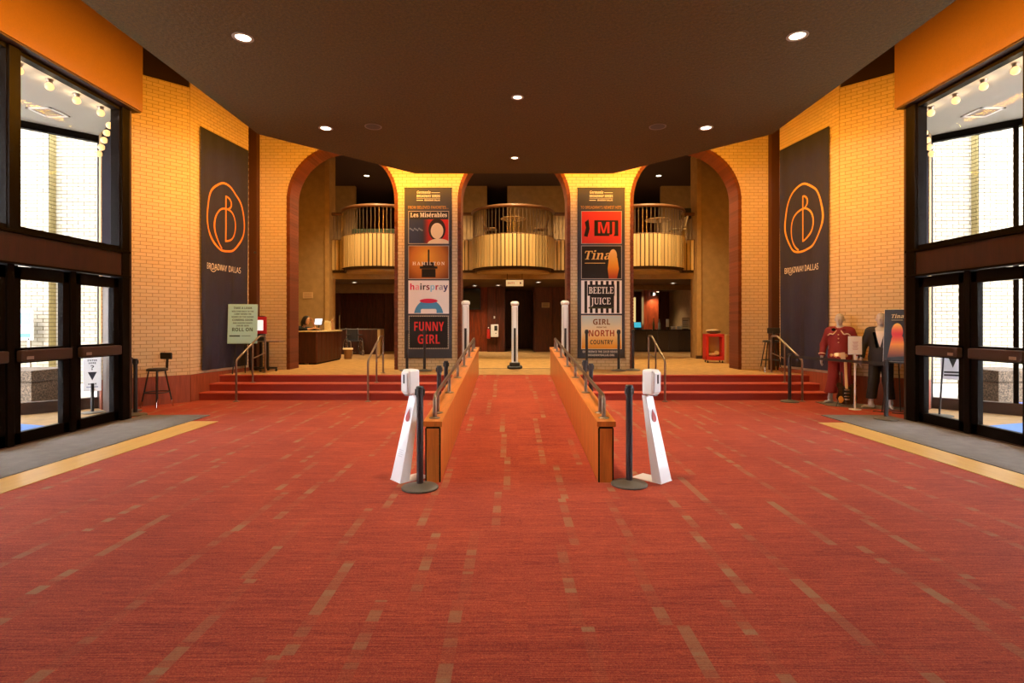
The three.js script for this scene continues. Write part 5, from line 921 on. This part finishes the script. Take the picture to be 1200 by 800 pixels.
  const pg = sh.clone(); obj('pickguard', lean(bx(-0.07, 0.07, -0.08, 0.1, -0.048, -0.042, 0.004)), mat(0.01, 0.01, 0.01, 0.3), bd); for (const y of [0.06, 0.0, -0.06]) obj('pickup', lean(bx(-0.045, 0.045, y - 0.01, y + 0.01, -0.053, -0.046, 0.003)), M.chrome, bd); obj('bridge', lean(bx(-0.045, 0.045, -0.13, -0.1, -0.056, -0.044, 0.003)), M.chrome, bd);
  obj('gold_burst', lean(ball(0.07, -0.1, -0.12, -0.034, 0.7, 1, 0.25)), mat(0.6, 0.3, 0.05, 0.25), bd);
  obj('neck', lean(bx(-0.024, 0.024, 0.08, 0.6, -0.052, -0.028, 0.008)), mat(0.72, 0.5, 0.24, 0.4), g); obj('headstock', lean(bx(-0.035, 0.045, 0.6, 0.77, -0.046, -0.03, 0.008).rotateZ(0.06)), mat(0.72, 0.52, 0.28, 0.4), g);
  const gs = thing('guitar_stand', 'black tripod stand holding the electric guitar', 'stand', [6.25, 0.012, 10.4], -0.3); for (const [x, z] of [[-0.16, 0.18], [0.16, 0.18], [0, -0.18]]) obj('leg', rod(new THREE.Vector3(0, 0.3, -0.06), new THREE.Vector3(x, 0.01, z), 0.01), M.blackMetal, gs); obj('post', rod(new THREE.Vector3(0, 0.3, -0.06), new THREE.Vector3(0, 0.62, -0.09), 0.01), M.blackMetal, gs); obj('cradle', [-0.1, 0.1].map((x) => rod(new THREE.Vector3(x, 0.03, 0.02), new THREE.Vector3(x, 0.04, 0.16), 0.009)), M.blackMetal, gs);
  // framed notice on a post
  const note = canvasTex(128, 176, (c, w, h) => { c.fillStyle = '#f3efee'; c.fillRect(0, 0, w, h); c.fillStyle = '#b06a78'; for (let k = 0; k < 8; k++) c.fillRect(w / 2 - 34 + 6 * (k % 3), 46 + k * 12, 68 - 12 * (k % 3), 3); });
  const n = thing('notice_stand', 'white framed notice on a thin white post before the mannequins', 'sign', [6.19, 0, 9.95], -0.15); obj('foot', lathe([[0, 0], [0.1, 0], [0.1, 0.008], [0, 0.012]]), M.whiteMetal, n); obj('post', cyl(0.016, 0.016, 1.02, 0, 0.0, 0, 14), M.whiteMetal, n); obj('frame', bx(-0.115, 0.115, 1.0, 1.335, -0.012, 0.012, 0.006), M.whiteMetal, n); obj('paper', new THREE.PlaneGeometry(0.19, 0.295).translate(0, 1.168, 0.0135), mat(1, 1, 1, 0.7, { map: note }), n);
  // tilted show poster
  const fire = canvasTex(256, 560, (c, w, h) => { c.fillStyle = '#100b0b'; c.fillRect(0, 0, w, h); c.fillStyle = '#e8cf9a'; c.font = 'italic bold 58px serif'; c.textAlign = 'center'; c.fillText('Tina', w / 2, 92); c.fillRect(70, 112, 116, 4); const q = c.createLinearGradient(0, 160, 0, 520); q.addColorStop(0, '#f6c24a'); q.addColorStop(0.3, '#dd2a2a'); q.addColorStop(0.6, '#f09a1c'); q.addColorStop(1, '#5a2208'); c.fillStyle = q; c.beginPath(); c.ellipse(132, 240, 58, 92, 0, 0, 7); c.fill(); c.beginPath(); c.moveTo(80, 300); c.lineTo(190, 290); c.lineTo(230, 500); c.lineTo(40, 520); c.closePath(); c.fill(); });
  const ps = thing('poster_easel', 'tilted black poster with a fiery figure before the black mannequin', 'poster', [6.62, 0, 9.5], -0.8), tl = -0.13;
  obj('board', bx(-0.19, 0.19, 0, 0.92, -0.015, 0.015, 0.003).rotateX(tl).translate(0, 0.9, 0), M.white, ps); obj('print', new THREE.PlaneGeometry(0.37, 0.91).translate(0, 0.46, 0.0165).rotateX(tl).translate(0, 0.9, 0), mat(1, 1, 1, 0.35, { map: fire }), ps);
  obj('ledge', bx(-0.2, 0.2, 0.875, 0.9, -0.05, 0.02, 0.004), M.blackMetal, ps); for (const [x0, z0, x1, z1] of [[-0.05, -0.08, -0.2, 0.04], [0.05, -0.08, 0.2, 0.04], [0, -0.09, 0, -0.36]]) obj('leg', rod(new THREE.Vector3(x0, 1.5, z0), new THREE.Vector3(x1, 0, z1), 0.011), M.blackMetal, ps);
  const cv = new THREE.CatmullRomCurve3([V(6.35, 0.012, 9.7), V(6.5, 0.012, 9.62), V(6.62, 0.012, 9.75), V(6.8, 0.012, 9.55), V(6.7, 0.012, 9.4), V(6.55, 0.012, 9.5)]);
  obj('floor_cable', new THREE.TubeGeometry(cv, 60, 0.009, 8), M.blackMetal); tag(scene.children.at(-1), 'loose black cable on the carpet near the right jamb', 'cable');
}
// person seated behind the reception desk
{
  const ch = thing('desk_chair', 'dark swivel chair behind the reception desk', 'chair', [-6.05, PF, 15.45], Math.PI / 2);
  obj('seat', bx(-0.23, 0.23, 0.43, 0.5, -0.22, 0.22, 0.03), M.blackMetal, ch); obj('backrest', bx(-0.2, 0.2, 0.62, 0.98, 0.22, 0.27, 0.03), mat(0.1, 0.08, 0.07, 0.7), ch); obj('back_stem', bx(-0.03, 0.03, 0.45, 0.7, 0.24, 0.27), M.blackMetal, ch); obj('column', cyl(0.03, 0.03, 0.4, 0, 0.04, 0), M.steel, ch);
  for (let k = 0; k < 5; k++) obj('base_arm', rod(new THREE.Vector3(0, 0.08, 0), new THREE.Vector3(0.26 * Math.cos(k * 1.257), 0.03, 0.26 * Math.sin(k * 1.257)), 0.018), M.blackMetal, ch);
  const t = thing('person', 'person in black with dark hair seated at the reception desk, hand to face', 'person', [-6.02, PF, 15.42], Math.PI / 2 - 0.25);
  const skinM = mat(0.5, 0.27, 0.16, 0.6), black = mat(0.012, 0.011, 0.013, 0.8), hairM = mat(0.015, 0.009, 0.007, 0.5), hc = [0.0, 1.2, 0.2];
  const S = [-0.17, 0.17].map((x) => [x, 0.96, 0.06]), El = [[-0.22, 0.95 - 0.0, 0.34], [0.22, 0.96, 0.34]], Wr = [[-0.12, 0.98, 0.5], [0.075, 1.12, 0.36]];
  const torso = (p, g) => { let d = ell(p, [0, 0.82, 0.03], [0.17 + g, 0.2 + g, 0.11 + g]); d = smin(d, ell(p, [0, 0.6, -0.02], [0.165 + g, 0.15 + g, 0.125 + g]), 0.08); return smin(d, cap(p, [-0.12, 0.97, 0.06], [0.12, 0.97, 0.06], 0.05 + g, 0.05 + g), 0.07); };
  const legs = (p, g) => { let d = 1e9; for (const s of [-1, 1]) d = Math.min(d, smin(cap(p, [s * 0.09, 0.58, 0], [s * 0.1, 0.54, 0.26], 0.08 + g, 0.06 + g), cap(p, [s * 0.1, 0.54, 0.26], [s * 0.1, 0.1, 0.22], 0.055 + g, 0.04 + g), 0.03)); return d; };
  const arms = (p, g, fore) => { let d = 1e9; for (let i = 0; i < 2; i++) { let e = cap(p, S[i], El[i], 0.046 + g, 0.038 + g); if (fore) e = smin(e, cap(p, El[i], Wr[i], 0.037 + g, 0.026 + g), 0.02); d = Math.min(d, e); } return d; };
  const feet = (p) => Math.max(Math.min(...[-1, 1].map((s) => cap(p, [s * 0.1, 0.035, 0.19], [s * 0.11, 0.03, 0.36], 0.036, 0.026))), -p[1]);
  obj('body', [skin((p) => { let d = smin(torso(p, 0), arms(p, 0, true), 0.04); d = smin(d, legs(p, 0), 0.05); d = smin(d, feet(p), 0.02); return smin(d, cap(p, [0, 0.98, 0.07], [0, 1.12, 0.17], 0.052, 0.048), 0.04); }, [-0.36, -0.02, -0.24], [0.36, 1.2, 0.6], 0.0135), skin(headField(hc, 0.25), ...boxAround(hc, 0.16), 0.0065), skin(handField(Wr[0], [0.6, 0.05, 0.8], [0, -1, 0], -1), ...boxAround([-0.06, 0.98, 0.57], 0.15), 0.006), skin(handField(Wr[1], [-0.25, 1, -0.15], [-1, 0, -0.2], 1), ...boxAround([0.05, 1.2, 0.35], 0.15), 0.006)], skinM, t);
  obj('shirt', skin((p) => { let d = smin(torso(p, 0.016), arms(p, 0.016, false), 0.04); return Math.max(d, 0.52 - p[1], -cap(p, [0, 1.0, 0.1], [0, 1.2, 0.2], 0.058, 0.07)); }, [-0.36, 0.49, -0.24], [0.36, 1.08, 0.46], 0.0125), black, t);
  obj('trousers', skin((p) => Math.max(smin(legs(p, 0.014), ell(p, [0, 0.58, -0.02], [0.18, 0.13, 0.14]), 0.05), 0.1 - p[1], p[1] - 0.62), [-0.3, 0.07, -0.24], [0.3, 0.66, 0.42], 0.0125), black, t);
  obj('hair', skin((p) => { const hf = headField(hc, 0.25)(p); let d = Math.max(hf - 0.018, -(p[2] - hc[2]) * 0 - 1); d = Math.max(d, Math.min(p[2] - hc[2] - 0.035 - (p[1] - hc[1]) * 0.35, 1)); return smin(d, ell(p, [0, 1.12, 0.09], [0.08, 0.12, 0.055]), 0.03); }, [-0.16, 0.98, -0.02], [0.16, 1.38, 0.42], 0.0085), hairM, t);
}
renderer.render(scene, camera);
